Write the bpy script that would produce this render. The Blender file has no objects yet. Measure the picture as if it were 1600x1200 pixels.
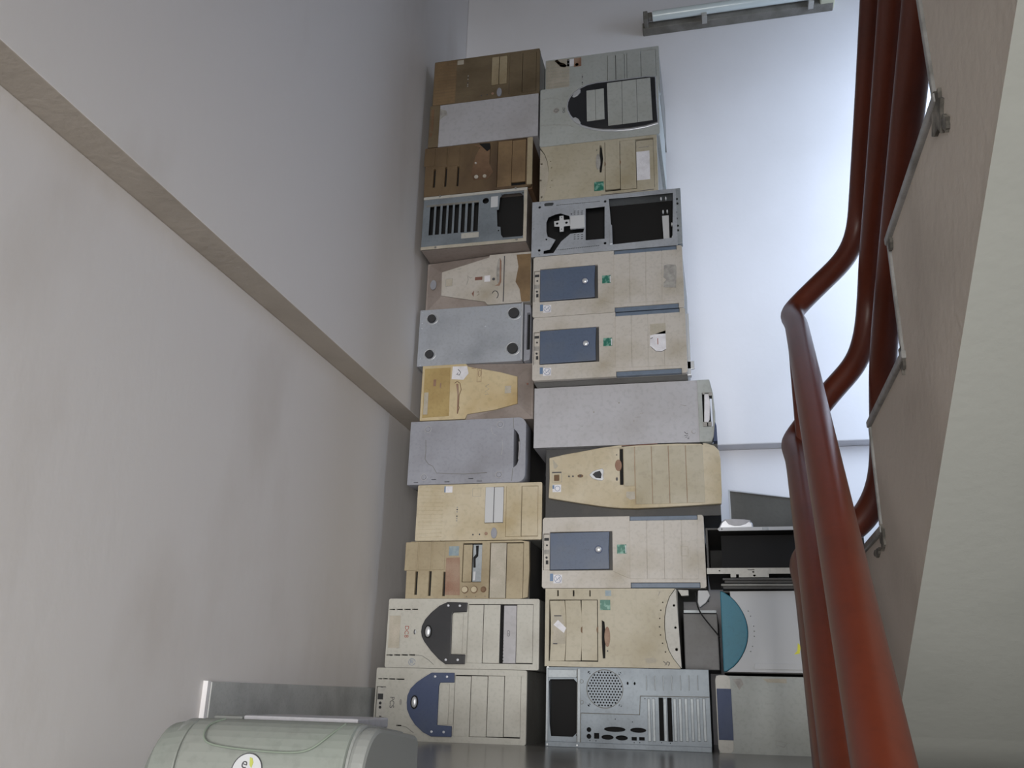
import bpy, bmesh, math, random
from mathutils import Vector, Matrix
random.seed(7)
S = bpy.context.scene
COL = S.collection

# ------------------------------------------------------------------ camera
# landing floor is z = 0, far wall runs along X, Y is depth
cam_d = bpy.data.cameras.new('camera'); cam = bpy.data.objects.new('camera', cam_d); COL.objects.link(cam)
cam_d.sensor_width = 36.0; cam_d.lens = 36.0 * 1393 / 1600; cam_d.clip_start = 0.02
RX = Vector((0.97396202, 0.22534021, 0.02489516))      # camera right in world axes
RD = Vector((-0.05149074, 0.32680919, -0.94368663))    # camera down
RF = Vector((-0.22078651, 0.91783307, 0.32990267))     # camera forward
M = Matrix((RX, -RD, -RF)).transposed().to_4x4(); M.translation = Vector((0, 0, 0.1043))
cam.matrix_world = M
S.camera = cam

# ------------------------------------------------------------------ light and exposure
w = bpy.data.worlds.new('world'); S.world = w; w.use_nodes = True
w.node_tree.nodes['Background'].inputs[0].default_value = (0.93, 0.93, 0.88, 1)
w.node_tree.nodes['Background'].inputs[1].default_value = 0.35
S.view_settings.view_transform = 'Standard'; S.view_settings.look = 'None'
S.view_settings.exposure = 0.0; S.view_settings.gamma = 1.0; S.view_settings.use_curve_mapping = False

def area(name, loc, target, sx, sy, power, color, spread=180):
    d = bpy.data.lights.new(name, 'AREA'); d.shape = 'RECTANGLE'; d.size = sx; d.size_y = sy; d.energy = power; d.color = color; d.spread = math.radians(spread)
    o = bpy.data.objects.new(name, d); COL.objects.link(o); o.location = loc
    o.rotation_euler = (Vector(target) - Vector(loc)).to_track_quat('-Z', 'Y').to_euler()
    return o
# daylight of the landing window in the right wall, and of the stairwell opening behind the camera
area('window_daylight', (1.28, 1.86, 1.34), (0.84, 2.42, 1.26), 0.55, 1.45, 16.5, (0.68, 0.81, 1.0), 96)
area('stairwell_daylight', (0.1, -1.3, 0.10), (-0.6, 2.2, 0.1), 1.2, 1.1, 15.0, (1.0, 0.97, 0.92), 76)

# ------------------------------------------------------------------ materials
def mat(name, color, rough=0.55, metal=0.0, dirt=None, amount=0.35, scale=6.0, fine=0.0, bump=0.0, coat=0.0, stretch=None, detail=6, sharp=0.25):
    m = bpy.data.materials.new(name); m.use_nodes = True
    nt = m.node_tree; b = nt.nodes['Principled BSDF']
    b.inputs['Roughness'].default_value = rough; b.inputs['Metallic'].default_value = metal
    if coat: b.inputs['Coat Weight'].default_value = coat; b.inputs['Coat Roughness'].default_value = 0.15
    c = tuple(color) + (1,)
    b.inputs['Base Color'].default_value = c
    if dirt or bump:
        tc = nt.nodes.new('ShaderNodeTexCoord'); mp = nt.nodes.new('ShaderNodeMapping')
        nt.links.new(tc.outputs['Object'], mp.inputs[0])
        if stretch: mp.inputs['Scale'].default_value = stretch
        n = nt.nodes.new('ShaderNodeTexNoise'); n.inputs['Scale'].default_value = scale; n.inputs['Detail'].default_value = detail
        nt.links.new(mp.outputs[0], n.inputs[0])
    if dirt:
        r = nt.nodes.new('ShaderNodeMapRange'); lo = 0.56 - amount * 0.36
        r.inputs[1].default_value = lo; r.inputs[2].default_value = lo + min(sharp, 0.3); r.inputs[3].default_value = 0; r.inputs[4].default_value = 1
        nt.links.new(n.outputs[0], r.inputs[0])
        mx = nt.nodes.new('ShaderNodeMix'); mx.data_type = 'RGBA'
        mx.inputs[6].default_value = c; mx.inputs[7].default_value = tuple(dirt) + (1,)
        nt.links.new(r.outputs[0], mx.inputs[0]); out = mx.outputs[2]
        fine = fine or 0.2
        if fine > 0:
            n2 = nt.nodes.new('ShaderNodeTexNoise'); n2.inputs['Scale'].default_value = scale * 14; n2.inputs['Detail'].default_value = 4
            nt.links.new(mp.outputs[0], n2.inputs[0])
            m2 = nt.nodes.new('ShaderNodeMix'); m2.data_type = 'RGBA'; m2.blend_type = 'MULTIPLY'; m2.inputs[0].default_value = fine
            nt.links.new(out, m2.inputs[6]); r2 = nt.nodes.new('ShaderNodeMapRange'); r2.inputs[1].default_value = 0.35; r2.inputs[2].default_value = 0.5; r2.inputs[3].default_value = 0.55; r2.inputs[4].default_value = 1.0; nt.links.new(n2.outputs[0], r2.inputs[0]); nt.links.new(r2.outputs[0], m2.inputs[7]); out = m2.outputs[2]
        nt.links.new(out, b.inputs['Base Color'])
    if bump:
        n3 = nt.nodes.new('ShaderNodeTexNoise'); n3.inputs['Scale'].default_value = 60; n3.inputs['Detail'].default_value = 5
        nt.links.new(mp.outputs[0], n3.inputs[0])
        bp = nt.nodes.new('ShaderNodeBump'); bp.inputs['Strength'].default_value = bump; bp.inputs['Distance'].default_value = 0.004
        nt.links.new(n3.outputs[0], bp.inputs['Height']); nt.links.new(bp.outputs[0], b.inputs['Normal'])
    return m

M_ = {}
def defm(k, *a, **kw): M_[k] = mat(k, *a, **kw)
defm('wall_paint', (0.66, 0.635, 0.63), 0.7, dirt=(0.52, 0.48, 0.45), amount=0.1, scale=3.2, bump=0.12, sharp=0.5, fine=-1, stretch=(1, 1, 0.5))
defm('wall_paint_far', (0.76, 0.75, 0.78), 0.7, dirt=(0.70, 0.69, 0.71), amount=0.2, scale=2.0, bump=0.08, fine=-1)
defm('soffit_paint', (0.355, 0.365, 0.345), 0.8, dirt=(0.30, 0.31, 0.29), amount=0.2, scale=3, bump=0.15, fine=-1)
defm('stringer_plaster', (0.60, 0.54, 0.48), 0.85, dirt=(0.46, 0.41, 0.36), amount=0.25, scale=4, bump=0.35, sharp=0.5, fine=-1)
defm('cement_smear', (0.10, 0.095, 0.085), 0.9, dirt=(0.3, 0.28, 0.25), amount=0.4, scale=40)
defm('marble_edge', (0.36, 0.36, 0.36), 0.5, dirt=(0.2, 0.2, 0.19), amount=0.4, scale=20)
defm('floor_marble', (0.195, 0.188, 0.176), 0.22, dirt=(0.128, 0.124, 0.12), amount=0.4, scale=5, sharp=0.4)
defm('grey_stone', (0.434, 0.448, 0.448), 0.45, dirt=(0.308, 0.315, 0.315), amount=0.4, scale=14, sharp=0.4)
defm('rail_paint', (0.109, 0.021, 0.00864), 0.38, dirt=(0.0792, 0.0161, 0.0072), amount=0.3, scale=9, coat=0.0, sharp=0.5)
defm('rail_paint_dark', (0.14, 0.03, 0.017), 0.4, dirt=(0.10, 0.024, 0.015), amount=0.3, scale=9, coat=0.2, sharp=0.5)
# plastics
defm('beige', (0.499, 0.471, 0.441), 0.5, dirt=(0.361, 0.323, 0.261), amount=0.22, scale=9, sharp=0.5)
defm('beige_grey', (0.47, 0.462, 0.437), 0.5, dirt=(0.378, 0.361, 0.328), amount=0.25, scale=9, sharp=0.5)
defm('beige_pale', (0.466, 0.459, 0.422), 0.5, dirt=(0.37, 0.355, 0.318), amount=0.18, scale=9, sharp=0.5)
defm('cream', (0.533, 0.473, 0.36), 0.5, dirt=(0.387, 0.31, 0.18), amount=0.35, scale=7, sharp=0.5)
defm('cream_yellow', (0.568, 0.473, 0.304), 0.5, dirt=(0.404, 0.284, 0.123), amount=0.3, scale=6, sharp=0.5)
defm('door_yellow', (0.425, 0.315, 0.136), 0.5, dirt=(0.306, 0.204, 0.0765), amount=0.35, scale=10, sharp=0.5)
defm('brown_stained', (0.16, 0.108, 0.0576), 0.55, dirt=(0.068, 0.04, 0.0224), amount=0.45, scale=7, stretch=(1, 1, 0.5), sharp=0.5)
defm('brown_stain_light', (0.23, 0.153, 0.0808), 0.55, dirt=(0.128, 0.0808, 0.0425), amount=0.35, scale=8, sharp=0.5)
defm('tan_aged', (0.167, 0.127, 0.0775), 0.55, dirt=(0.0992, 0.0713, 0.0403), amount=0.45, scale=6, stretch=(1, 1, 2), sharp=0.5)
defm('tan_light', (0.377, 0.316, 0.213), 0.55, dirt=(0.262, 0.205, 0.123), amount=0.35, scale=9, sharp=0.5)
defm('dirty_brown', (0.20, 0.12, 0.07), 0.7, dirt=(0.10, 0.055, 0.03), amount=0.5, scale=12, sharp=0.4)
defm('worn_brown', (0.33, 0.23, 0.17), 0.7, dirt=(0.24, 0.12, 0.08), amount=0.5, scale=20, sharp=0.4)
defm('olive_beige', (0.44, 0.403, 0.32), 0.5, dirt=(0.336, 0.292, 0.2), amount=0.3, scale=7, sharp=0.5)
defm('green_white', (0.403, 0.426, 0.422), 0.7, dirt=(0.331, 0.348, 0.333), amount=0.3, scale=8, sharp=0.5)
defm('steel', (0.336, 0.368, 0.4), 0.5, 0.35, dirt=(0.24, 0.264, 0.288), amount=0.35, scale=10, sharp=0.4)
defm('steel_blue', (0.223, 0.257, 0.295), 0.5, 0.35, dirt=(0.155, 0.178, 0.205), amount=0.4, scale=12, sharp=0.4)
defm('steel_bright', (0.508, 0.541, 0.605), 0.35, 0.5, dirt=(0.369, 0.394, 0.445), amount=0.3, scale=10, sharp=0.4)
defm('painted_panel', (0.435, 0.435, 0.473), 0.5, dirt=(0.361, 0.353, 0.37), amount=0.25, scale=6, sharp=0.5)
defm('grey_plastic', (0.304, 0.315, 0.368), 0.5, dirt=(0.23, 0.234, 0.267), amount=0.3, scale=9, sharp=0.5)
defm('taupe_shell', (0.306, 0.261, 0.243), 0.6, dirt=(0.198, 0.162, 0.144), amount=0.35, scale=8, sharp=0.5)
defm('shell_grey', (0.22, 0.22, 0.21), 0.6, dirt=(0.15, 0.14, 0.13), amount=0.35, scale=8, sharp=0.5)
defm('shell_dark', (0.05, 0.05, 0.052), 0.6, dirt=(0.08, 0.075, 0.07), amount=0.3, scale=8)
defm('inner_dark', (0.008, 0.008, 0.009), 0.9)
defm('black_plastic', (0.018, 0.019, 0.024), 0.35, dirt=(0.03, 0.03, 0.034), amount=0.3, scale=9)
defm('blue_door', (0.085, 0.115, 0.183), 0.4, dirt=(0.111, 0.132, 0.178), amount=0.3, scale=14, sharp=0.4)
defm('blue_grip', (0.126, 0.167, 0.234), 0.45, dirt=(0.09, 0.122, 0.171), amount=0.3, scale=14, sharp=0.4)
defm('navy_trim', (0.05, 0.07, 0.145), 0.65, dirt=(0.07, 0.09, 0.15), amount=0.3, scale=14, sharp=0.4)
defm('chrome', (0.70, 0.72, 0.76), 0.3, 0.55)
defm('silver_plastic', (0.62, 0.64, 0.70), 0.3, 0.6)
defm('rubber', (0.035, 0.036, 0.04), 0.8)
defm('teal_plastic', (0.03, 0.17, 0.25), 0.55, dirt=(0.04, 0.17, 0.23), amount=0.2, scale=9)
defm('white_plastic', (0.518, 0.533, 0.562), 0.65)
defm('white_paper', (0.74, 0.74, 0.80), 0.8, dirt=(0.60, 0.59, 0.64), amount=0.3, scale=40)
defm('faded_label', (0.40, 0.37, 0.31), 0.8, dirt=(0.48, 0.44, 0.38), amount=0.4, scale=30)
defm('grey_label', (0.27, 0.26, 0.25), 0.7, dirt=(0.38, 0.37, 0.35), amount=0.5, scale=70)
defm('green_sticker', (0.02, 0.15, 0.11), 0.35, dirt=(0.18, 0.36, 0.30), amount=0.2, scale=80, sharp=0.1)
defm('blue_sticker', (0.12, 0.20, 0.34), 0.4)
defm('slate_sticker', (0.20, 0.27, 0.33), 0.4, dirt=(0.30, 0.36, 0.37), amount=0.4, scale=60)
defm('brown_sticker', (0.20, 0.09, 0.07), 0.5)
defm('ink', (0.07, 0.07, 0.08), 0.7)
defm('ink_red', (0.30, 0.08, 0.06), 0.7)
defm('ink_blue', (0.16, 0.22, 0.34), 0.7)
defm('yellow_sticker', (0.70, 0.68, 0.03), 0.5)
defm('printer_plastic', (0.23, 0.255, 0.235), 0.5, dirt=(0.25, 0.255, 0.245), amount=0.3, scale=5, sharp=0.5)
defm('printer_side', (0.26, 0.273, 0.267), 0.55)
defm('groove_green', (0.20, 0.24, 0.20), 0.7)
defm('olive_leaf', (0.42, 0.45, 0.10), 0.6)
defm('tube_glass', (0.72, 0.80, 0.80), 0.12, coat=0.6)
defm('fixture_metal', (0.22, 0.21, 0.19), 0.5, dirt=(0.15, 0.14, 0.12), amount=0.4, scale=20)
defm('cap_yellowed', (0.55, 0.55, 0.42), 0.5)
defm('glass', (0.85, 0.92, 1.0), 0.05)
g = M_['glass'].node_tree.nodes['Principled BSDF']; g.inputs['Transmission Weight'].default_value = 1.0

# ------------------------------------------------------------------ helpers
def finish(me, name, m, parent, bev=0.0, smooth=False):
    o = bpy.data.objects.new(name, me); COL.objects.link(o)
    if m is not None:
        me.materials.clear(); me.materials.append(M_[m])
    if bev:
        b = o.modifiers.new('bevel', 'BEVEL'); b.width = bev; b.segments = 2; b.limit_method = 'ANGLE'; b.angle_limit = math.radians(40)
    if smooth:
        for p in me.polygons: p.use_smooth = True
    if parent is not None: o.parent = parent
    return o

def bm_obj(name, bm, m, parent=None, bev=0.0, smooth=False):
    bmesh.ops.recalc_face_normals(bm, faces=bm.faces)
    me = bpy.data.meshes.new(name); bm.to_mesh(me); bm.free()
    return finish(me, name, m, parent, bev, smooth)

def add_box(bm, x0, y0, z0, x1, y1, z1):
    vs = [bm.verts.new((x, y, z)) for x in (x0, x1) for y in (y0, y1) for z in (z0, z1)]
    for q in ((0, 1, 3, 2), (4, 6, 7, 5), (0, 4, 5, 1), (2, 3, 7, 6), (0, 2, 6, 4), (1, 5, 7, 3)):
        bm.faces.new([vs[i] for i in q])

def box(name, x0, y0, z0, x1, y1, z1, m, parent=None, bev=0.0):
    bm = bmesh.new(); add_box(bm, x0, y0, z0, x1, y1, z1)
    return bm_obj(name, bm, m, parent, bev)

def prism(bm, pts, y0, y1):
    a = [bm.verts.new((p[0], y0, p[1])) for p in pts]; b = [bm.verts.new((p[0], y1, p[1])) for p in pts]
    bm.faces.new(a); bm.faces.new(b[::-1])
    n = len(pts)
    for i in range(n): bm.faces.new((a[i], b[i], b[(i + 1) % n], a[(i + 1) % n]))

def ell(cx, cy, rx, ry=None, n=20, rot=0):
    ry = rx if ry is None else ry
    return [(cx + rx * math.cos(2 * math.pi * i / n + rot), cy + ry * math.sin(2 * math.pi * i / n + rot)) for i in range(n)]

def curve_mesh(cu, name):
    o = bpy.data.objects.new('tmp', cu); COL.objects.link(o)
    dg = bpy.context.evaluated_depsgraph_get(); dg.update()
    me = bpy.data.meshes.new_from_object(o.evaluated_get(dg)); me.name = name
    bpy.data.objects.remove(o); bpy.data.curves.remove(cu)
    return me

def sheet(name, outer, holes, y0, y1, m, parent, bev=0.0):
    """a flat plate lying in X/Z between depths y0 and y1, with real holes cut through it"""
    cu = bpy.data.curves.new('c', 'CURVE'); cu.dimensions = '2D'; cu.fill_mode = 'BOTH'; cu.extrude = (y1 - y0) / 2
    for poly in [outer] + list(holes):
        sp = cu.splines.new('POLY'); sp.points.add(len(poly) - 1); sp.use_cyclic_u = True
        for i, p in enumerate(poly): sp.points[i].co = (p[0], p[1], 0, 1)
    me = curve_mesh(cu, name)
    ym = (y0 + y1) / 2
    for v in me.vertices: v.co = Vector((v.co.x, ym - v.co.z, v.co.y))
    bm = bmesh.new(); bm.from_mesh(me); bmesh.ops.remove_doubles(bm, verts=bm.verts, dist=1e-6)
    bmesh.ops.recalc_face_normals(bm, faces=bm.faces); bm.to_mesh(me); bm.free()
    return finish(me, name, m, parent, bev)

def tube(name, pts, r, m, parent=None, closed=False, res=4, smooth_path=False):
    cu = bpy.data.curves.new('c', 'CURVE'); cu.dimensions = '3D'; cu.bevel_depth = r; cu.bevel_resolution = res; cu.use_fill_caps = True
    if smooth_path:
        sp = cu.splines.new('NURBS'); sp.points.add(len(pts) - 1); sp.order_u = 4; sp.use_endpoint_u = True; sp.resolution_u = 10
    else:
        sp = cu.splines.new('POLY'); sp.points.add(len(pts) - 1)
    sp.use_cyclic_u = closed
    for i, p in enumerate(pts): sp.points[i].co = (p[0], p[1], p[2], 1)
    me = curve_mesh(cu, name)
    return finish(me, name, m, parent, 0, True)

def lettering(name, s, x, z, size, rot, y, m, parent, depth=0.0004):
    cu = bpy.data.curves.new('t', 'FONT'); cu.body = s; cu.size = size; cu.align_x = 'CENTER'; cu.align_y = 'CENTER'; cu.extrude = depth / 2
    me = curve_mesh(cu, name)
    c, sn = math.cos(rot), math.sin(rot)
    for v in me.vertices:
        a, b = v.co.x * c - v.co.y * sn, v.co.x * sn + v.co.y * c
        v.co = Vector((x + a, y - depth / 2 - v.co.z, z + b))
    return finish(me, name, m, parent)

def thing(name, label, cat, loc=(0, 0, 0), group=None, rotz=0):
    o = bpy.data.objects.new(name, None); COL.objects.link(o); o.location = loc; o.empty_display_size = 0.05
    o.rotation_euler = (0, 0, rotz)
    o['label'] = label; o['category'] = cat
    if group: o['group'] = group
    return o
def tag(o, label, cat, group=None):
    o['label'] = label; o['category'] = cat
    if group: o['group'] = group
    return o
def struct(o): o['kind'] = 'structure'; return o

# ------------------------------------------------------------------ the room
YF, XL = 2.42, -0.777
ZLF, ZLL = 0.765, 0.80
def prism_x(bm, pts, x0, x1):     # pts are (y, z)
    a = [bm.verts.new((x0, p[0], p[1])) for p in pts]; b = [bm.verts.new((x1, p[0], p[1])) for p in pts]
    bm.faces.new(a); bm.faces.new(b[::-1]); n = len(pts)
    for i in range(n): bm.faces.new((a[i], b[i], b[(i + 1) % n], a[(i + 1) % n]))

bm = bmesh.new(); prism_x(bm, [(-1.6, -2.2), (2.75, -2.2), (2.75, ZLL), (-1.6, ZLL)], -1.05, -0.838)
prism_x(bm, [(-1.6, ZLL), (2.75, ZLL), (2.75, 3.2), (-1.6, 3.2)], -1.05, XL)
o = bm_obj('wall_left', bm, 'wall_paint', bev=0.002)
defm('ledge_shade', (0.43, 0.385, 0.34), 0.85, dirt=(0.36, 0.32, 0.28), amount=0.3, scale=6, bump=0.3, fine=-1)  # shade under the ledge put into the colour, darker and browner than the wall
o.data.materials.append(M_['ledge_shade'])
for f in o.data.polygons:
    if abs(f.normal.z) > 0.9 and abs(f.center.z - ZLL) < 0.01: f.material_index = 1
struct(o)
bm = bmesh.new(); add_box(bm, -0.85, 2.475, -0.2, 1.3, 2.75, ZLF); add_box(bm, XL, YF, ZLF, 1.3, 2.75, 3.2)
struct(bm_obj('wall_far', bm, 'wall_paint_far', bev=0.003))
# right wall with the landing window
bm = bmesh.new()
add_box(bm, 1.3, -1.6, -2.2, 1.42, 1.55, 3.2); add_box(bm, 1.3, 2.20, -0.2, 1.42, 2.75, 3.2)
add_box(bm, 1.3, 1.55, -0.2, 1.42, 2.20, 0.6); add_box(bm, 1.3, 1.55, 2.2, 1.42, 2.20, 3.2)
struct(bm_obj('wall_right', bm, 'wall_paint_far'))
bm = bmesh.new()
for a in ((1.55, 0.6, 1.58, 2.2), (2.17, 0.6, 2.20, 2.2), (1.86, 0.6, 1.89, 2.2), (1.58, 0.6, 2.17, 0.63), (1.58, 2.17, 2.17, 2.2)):
    add_box(bm, 1.36, a[0], a[1], 1.40, a[2], a[3])
win = struct(bm_obj('window_1', bm, 'fixture_metal'))
struct(box('ceiling', -1.05, -1.6, 3.2, 1.42, 2.75, 3.3, 'soffit_paint'))

# landing slab and the flight that comes up to it
struct(box('floor', -0.85, 1.36, -0.16, 1.3, 2.48, 0.0, 'floor_marble', bev=0.004))
bm = bmesh.new()
pts = [(1.36, -0.18)]
y, z = 1.36, -0.18
while y > -1.2:
    pts.append((y - 0.30, z)); z -= 0.18; y -= 0.30; pts.append((y, z))
pts.append((y, z - 0.15)); pts.append((1.36, -0.36))
prism_x(bm, pts, -0.849, 0.245)
struct(bm_obj('lower_stair_flight', bm, 'floor_marble', bev=0.003))
# skirting of grey stone on the left wall and on the first steps down
bm = bmesh.new(); add_box(bm, -0.842, 1.393, 0.0, -0.828, 2.47, 0.114)
struct(bm_obj('baseboard_left', bm, 'grey_stone', bev=0.0015))
struct(box('trim_1', -0.842, 1.383, 0.0, -0.8295, 1.392, 0.115, 'wall_paint_far'))
bm = bmesh.new(); add_box(bm, -0.839, 1.02, -0.18, -0.824, 1.34, -0.068); add_box(bm, -0.839, 0.72, -0.36, -0.824, 1.02, -0.25)
struct(bm_obj('trim_2', bm, 'grey_stone', bev=0.0015))

# upper flight: solid concrete, seen from below
XS = 0.254
ry = [2.08, 1.858, 1.536, 1.216, 0.898, 0.58, 0.262, -0.056, -0.374, -0.69]
tz = [0.0, 0.19, 0.367, 0.547, 0.725, 0.903, 1.081, 1.259, 1.437, 1.615, 1.793]
prof = [(2.08, 0.0)]
for i, yy in enumerate(ry):
    if i == 0: prof.append((yy, tz[1])); continue
    prof.append((yy, tz[i])); prof.append((yy, tz[i + 1]))
prof.append((-1.0, tz[-1]))
prof.append((-1.0, 0.643 + (0.65 + 1.0) * 0.597)); prof.append((1.63, 0.058)); prof.append((1.72, 0.0))
bm = bmesh.new(); prism_x(bm, prof, XS, 1.295)
bmesh.ops.recalc_face_normals(bm, faces=bm.faces)
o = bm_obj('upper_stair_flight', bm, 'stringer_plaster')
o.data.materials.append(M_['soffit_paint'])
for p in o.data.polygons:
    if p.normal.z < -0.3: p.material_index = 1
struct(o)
# stone treads and risers with their thin edge standing out at the side of the flight
bm = bmesh.new()
t = 0.012
for i in range(1, len(ry)):
    y0, y1 = ry[i], ry[i - 1]
    add_box(bm, XS - 0.006, y0 - 0.006, tz[i], 1.295, y1 + 0.012, tz[i] + t)          # tread slab with small nosing
    add_box(bm, XS - 0.004, y0, tz[i] + t, 1.295, y0 + 0.010, tz[i + 1])             # riser slab
struct(bm_obj('trim_3', bm, 'marble_edge', bev=0.002))
# cement left on the side of the flight at the step corners
for (yy, zz, sy, sz) in ((0.897, 0.715, 0.028, 0.030), (0.875, 0.685, 0.010, 0.012), (1.228, 0.552, 0.014, 0.020), (1.208, 0.718, 0.012, 0.010), (1.535, 0.36, 0.022, 0.022), (1.60, 0.345, 0.03, 0.008)):
    bm = bmesh.new()
    ps = []
    for i in range(18):
        a = 2 * math.pi * i / 18; k = 0.6 + 0.55 * random.random()
        ps.append((yy + sy * k * math.cos(a), zz + sz * k * math.sin(a)))
    prism_x(bm, ps, XS - 0.004, XS + 0.01)
    struct(bm_obj('trim_4', bm, 'cement_smear'))

# ------------------------------------------------------------------ railing
XU = 0.310
def rail_path(k):
    # lower flight run, knee, s-bend over to the upper flight, short rise, upper run
    kz = (0.844, 0.575, 0.345)[k]; xk = (0.160, 0.143, 0.143)[k]
    end = Vector((xk, 1.66, kz - 0.05))
    d = Vector((-0.066 + (0.160 - xk) * 0.4, -1.035, -0.752 * 1.035))
    P = [end + d * 1.8, end + d * 0.9, end + d * 0.08, end, Vector((xk - 0.002, 1.71, kz - 0.018))]
    P += [Vector((xk - 0.001, 1.745, kz + 0.006)), Vector((xk + 0.018, 1.755, kz + 0.032))]
    P += [[Vector((0.235, 1.755, 0.930)), Vector((0.280, 1.755, 0.972)), Vector((0.306, 1.75, 1.030)), Vector((XU, 1.71, 1.085)), Vector((XU, 1.53, 1.190)), Vector((XU, 1.38, 1.290)), Vector((XU, 0.80, 1.67)), Vector((XU, -0.4, 2.42))],
          [Vector((0.226, 1.755, 0.690)), Vector((0.275, 1.755, 0.735)), Vector((0.300, 1.755, 0.800)), Vector((XU, 1.74, 0.870)), Vector((XU, 1.66, 0.935)), Vector((XU, 1.53, 0.995)), Vector((XU, 1.245, 1.170)), Vector((XU, -0.4, 2.17))],
          [Vector((0.215, 1.755, 0.400)), Vector((0.262, 1.755, 0.430)), Vector((0.300, 1.755, 0.500)), Vector((XU, 1.75, 0.600)), Vector((XU, 1.70, 0.700)), Vector((XU + .002, 1.563, 0.800)), Vector((XU + .006, 1.126, 1.057)), Vector((XU + .012, -0.4, 1.95))]][k]
    return P
rail = thing('stair_railing', 'red brown painted tube railing in front of the bright wall', 'railing', (0.16, 1.70, 0.0))
off = Vector((0.16, 1.70, 0.0))
for k, nm in enumerate(('handrail', 'rail_tube', 'rail_tube')):
    tube(nm, [p - off for p in rail_path(k)], (0.0215, 0.0225, 0.0245)[k], 'rail_paint', rail, smooth_path=True, res=8)
tube('baluster', [Vector((0.158, 1.71, 0.0)) - off, Vector((0.158, 1.71, 0.80)) - off], 0.012, 'rail_paint', rail)

# ------------------------------------------------------------------ computer cases
class Face:
    """converts a point read in image pixels off an enlarged crop of a case front into metres on that front"""
    def __init__(s, tl, tr, br, bl, W, H, flip=False):
        s.q = (tl, tr, br, bl); s.W = W; s.H = H; s.flip = flip  # corners of the front, in image pixels
    def __call__(s, x, y):
        (ax, ay), (bx, by), (cx, cy), (dx, dy) = s.q
        u = v = 0.5
        for _ in range(12):
            px = (1-u)*(1-v)*dx + u*(1-v)*cx + u*v*bx + (1-u)*v*ax
            py = (1-u)*(1-v)*dy + u*(1-v)*cy + u*v*by + (1-u)*v*ay
            ux = (1-v)*(cx-dx) + v*(bx-ax); uy = (1-v)*(cy-dy) + v*(by-ay)
            vx = (1-u)*(ax-dx) + u*(bx-cx); vy = (1-u)*(ay-dy) + u*(by-cy)
            det = ux*vy - uy*vx; ex, ey = x - px, y - py
            u += (ex*vy - ey*vx) / det; v += (ux*ey - uy*ex) / det
        return (u * s.W, min(max(v * s.H, 0.0003), s.H - 0.0011))
    def P(s, pts): return [s(*p) for p in pts]
    def rect(s, x0, y0, x1, y1):
        xc, yc = (x0+x1)/2, (y0+y1)/2
        u0, u1 = sorted((s(x0, yc)[0], s(x1, yc)[0])); v0, v1 = sorted((s(xc, y0)[1], s(xc, y1)[1]))
        return u0, v0, u1, v1
    def R(s, x0, y0, x1, y1):
        u0, v0, u1, v1 = s.rect(x0, y0, x1, y1); return [(u0, v0), (u1, v0), (u1, v1), (u0, v1)]
    def C(s, x, y, rx, ry=None, n=20):
        ry = rx if ry is None else ry
        u, v = s(x, y); k = s.W / math.hypot(s.q[1][0]-s.q[0][0], s.q[1][1]-s.q[0][1])
        return ell(u, v, rx * k, ry * k, n)

class Case:
    def __init__(s, label, x0, z0, W, H, y=2.10, depth=0.31, shell='shell_grey', group='old computer cases stacked on their sides', name='computer_case', sy=0.014, ins=0.0015, closed=False):
        s.t = thing(name, label, 'computer case', (x0, y, z0), group); s.W, s.H = W, H
        if shell:
            bm = bmesh.new(); a, b = ins, 0.004
            # five walls, open to the front (or closed)
            if closed:
                add_box(bm, a, sy, a * 0, W - a, depth, H - a)
            else:
                add_box(bm, a, sy, 0, W - a, depth, b); add_box(bm, a, sy, H - a - b, W - a, depth, H - a)
                add_box(bm, a, sy, b, a + b, depth, H - a - b); add_box(bm, W - a - b, sy, b, W - a, depth, H - a - b)
                add_box(bm, a + b, depth - b, b, W - a - b, depth, H - a - b)
            s.shell = bm_obj('shell', bm, shell, s.t)
    def full(s): return [(0, 0), (s.W, 0), (s.W, s.H - 0.0008), (0, s.H - 0.0008)]
    def rrect(s, r, x0=0, z0=0, x1=None, z1=None):
        x1 = s.W if x1 is None else x1; z1 = s.H - 0.0008 if z1 is None else z1
        out = []
        for cx, cz, a0 in ((x1-r, z1-r, 0), (x0+r, z1-r, 90), (x0+r, z0+r, 180), (x1-r, z0+r, 270)):
            for i in range(5):
                a = math.radians(a0 + 22.5*i); out.append((cx + r*math.cos(a), cz + r*math.sin(a)))
        return out
    def sheet(s, name, outer, holes, y0, y1, m, bev=0.0, parent=None): return sheet(name, outer, holes, y0, y1, m, parent or s.t, bev)
    def plate(s, name, poly, proud, m, back=0.004, bev=0.0008, parent=None, label=None):
        bm = bmesh.new(); prism(bm, poly, -proud, back); o = bm_obj(name, bm, m, parent or s.t, bev)
        if label: o['label'] = label
        return o
    def sticker(s, poly, m, name='sticker', base=0.0, label=None, parent=None):
        bm = bmesh.new(); prism(bm, poly, -base - 0.0006, -base + 0.0002); o = bm_obj(name, bm, m, parent or s.t)
        if label: o['label'] = label
        return o
    def line(s, pts, r, m, name='marking', base=0.0, parent=None, closed=False):
        return tube(name, [(p[0], -base, p[1]) for p in pts], r, m, parent or s.t, closed, 2)

def bays(c, F, xs, y0, y1, m, proud=0.0, name='drive_bay_cover', gap=2.5):
    for a, b in zip(xs[:-1], xs[1:]):
        c.plate(name, F.R(a + gap, y0, b - gap, y1), proud, m, back=0.006)

def inner(c, poly, d=0.010, m='inner_dark'):
    bm = bmesh.new(); prism(bm, poly, d, d + 0.003); return bm_obj('recess_back', bm, m, c.t)

def arcpts(fn, a, b, n=14): return [fn(a + (b - a) * i / n) for i in range(n + 1)]

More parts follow.
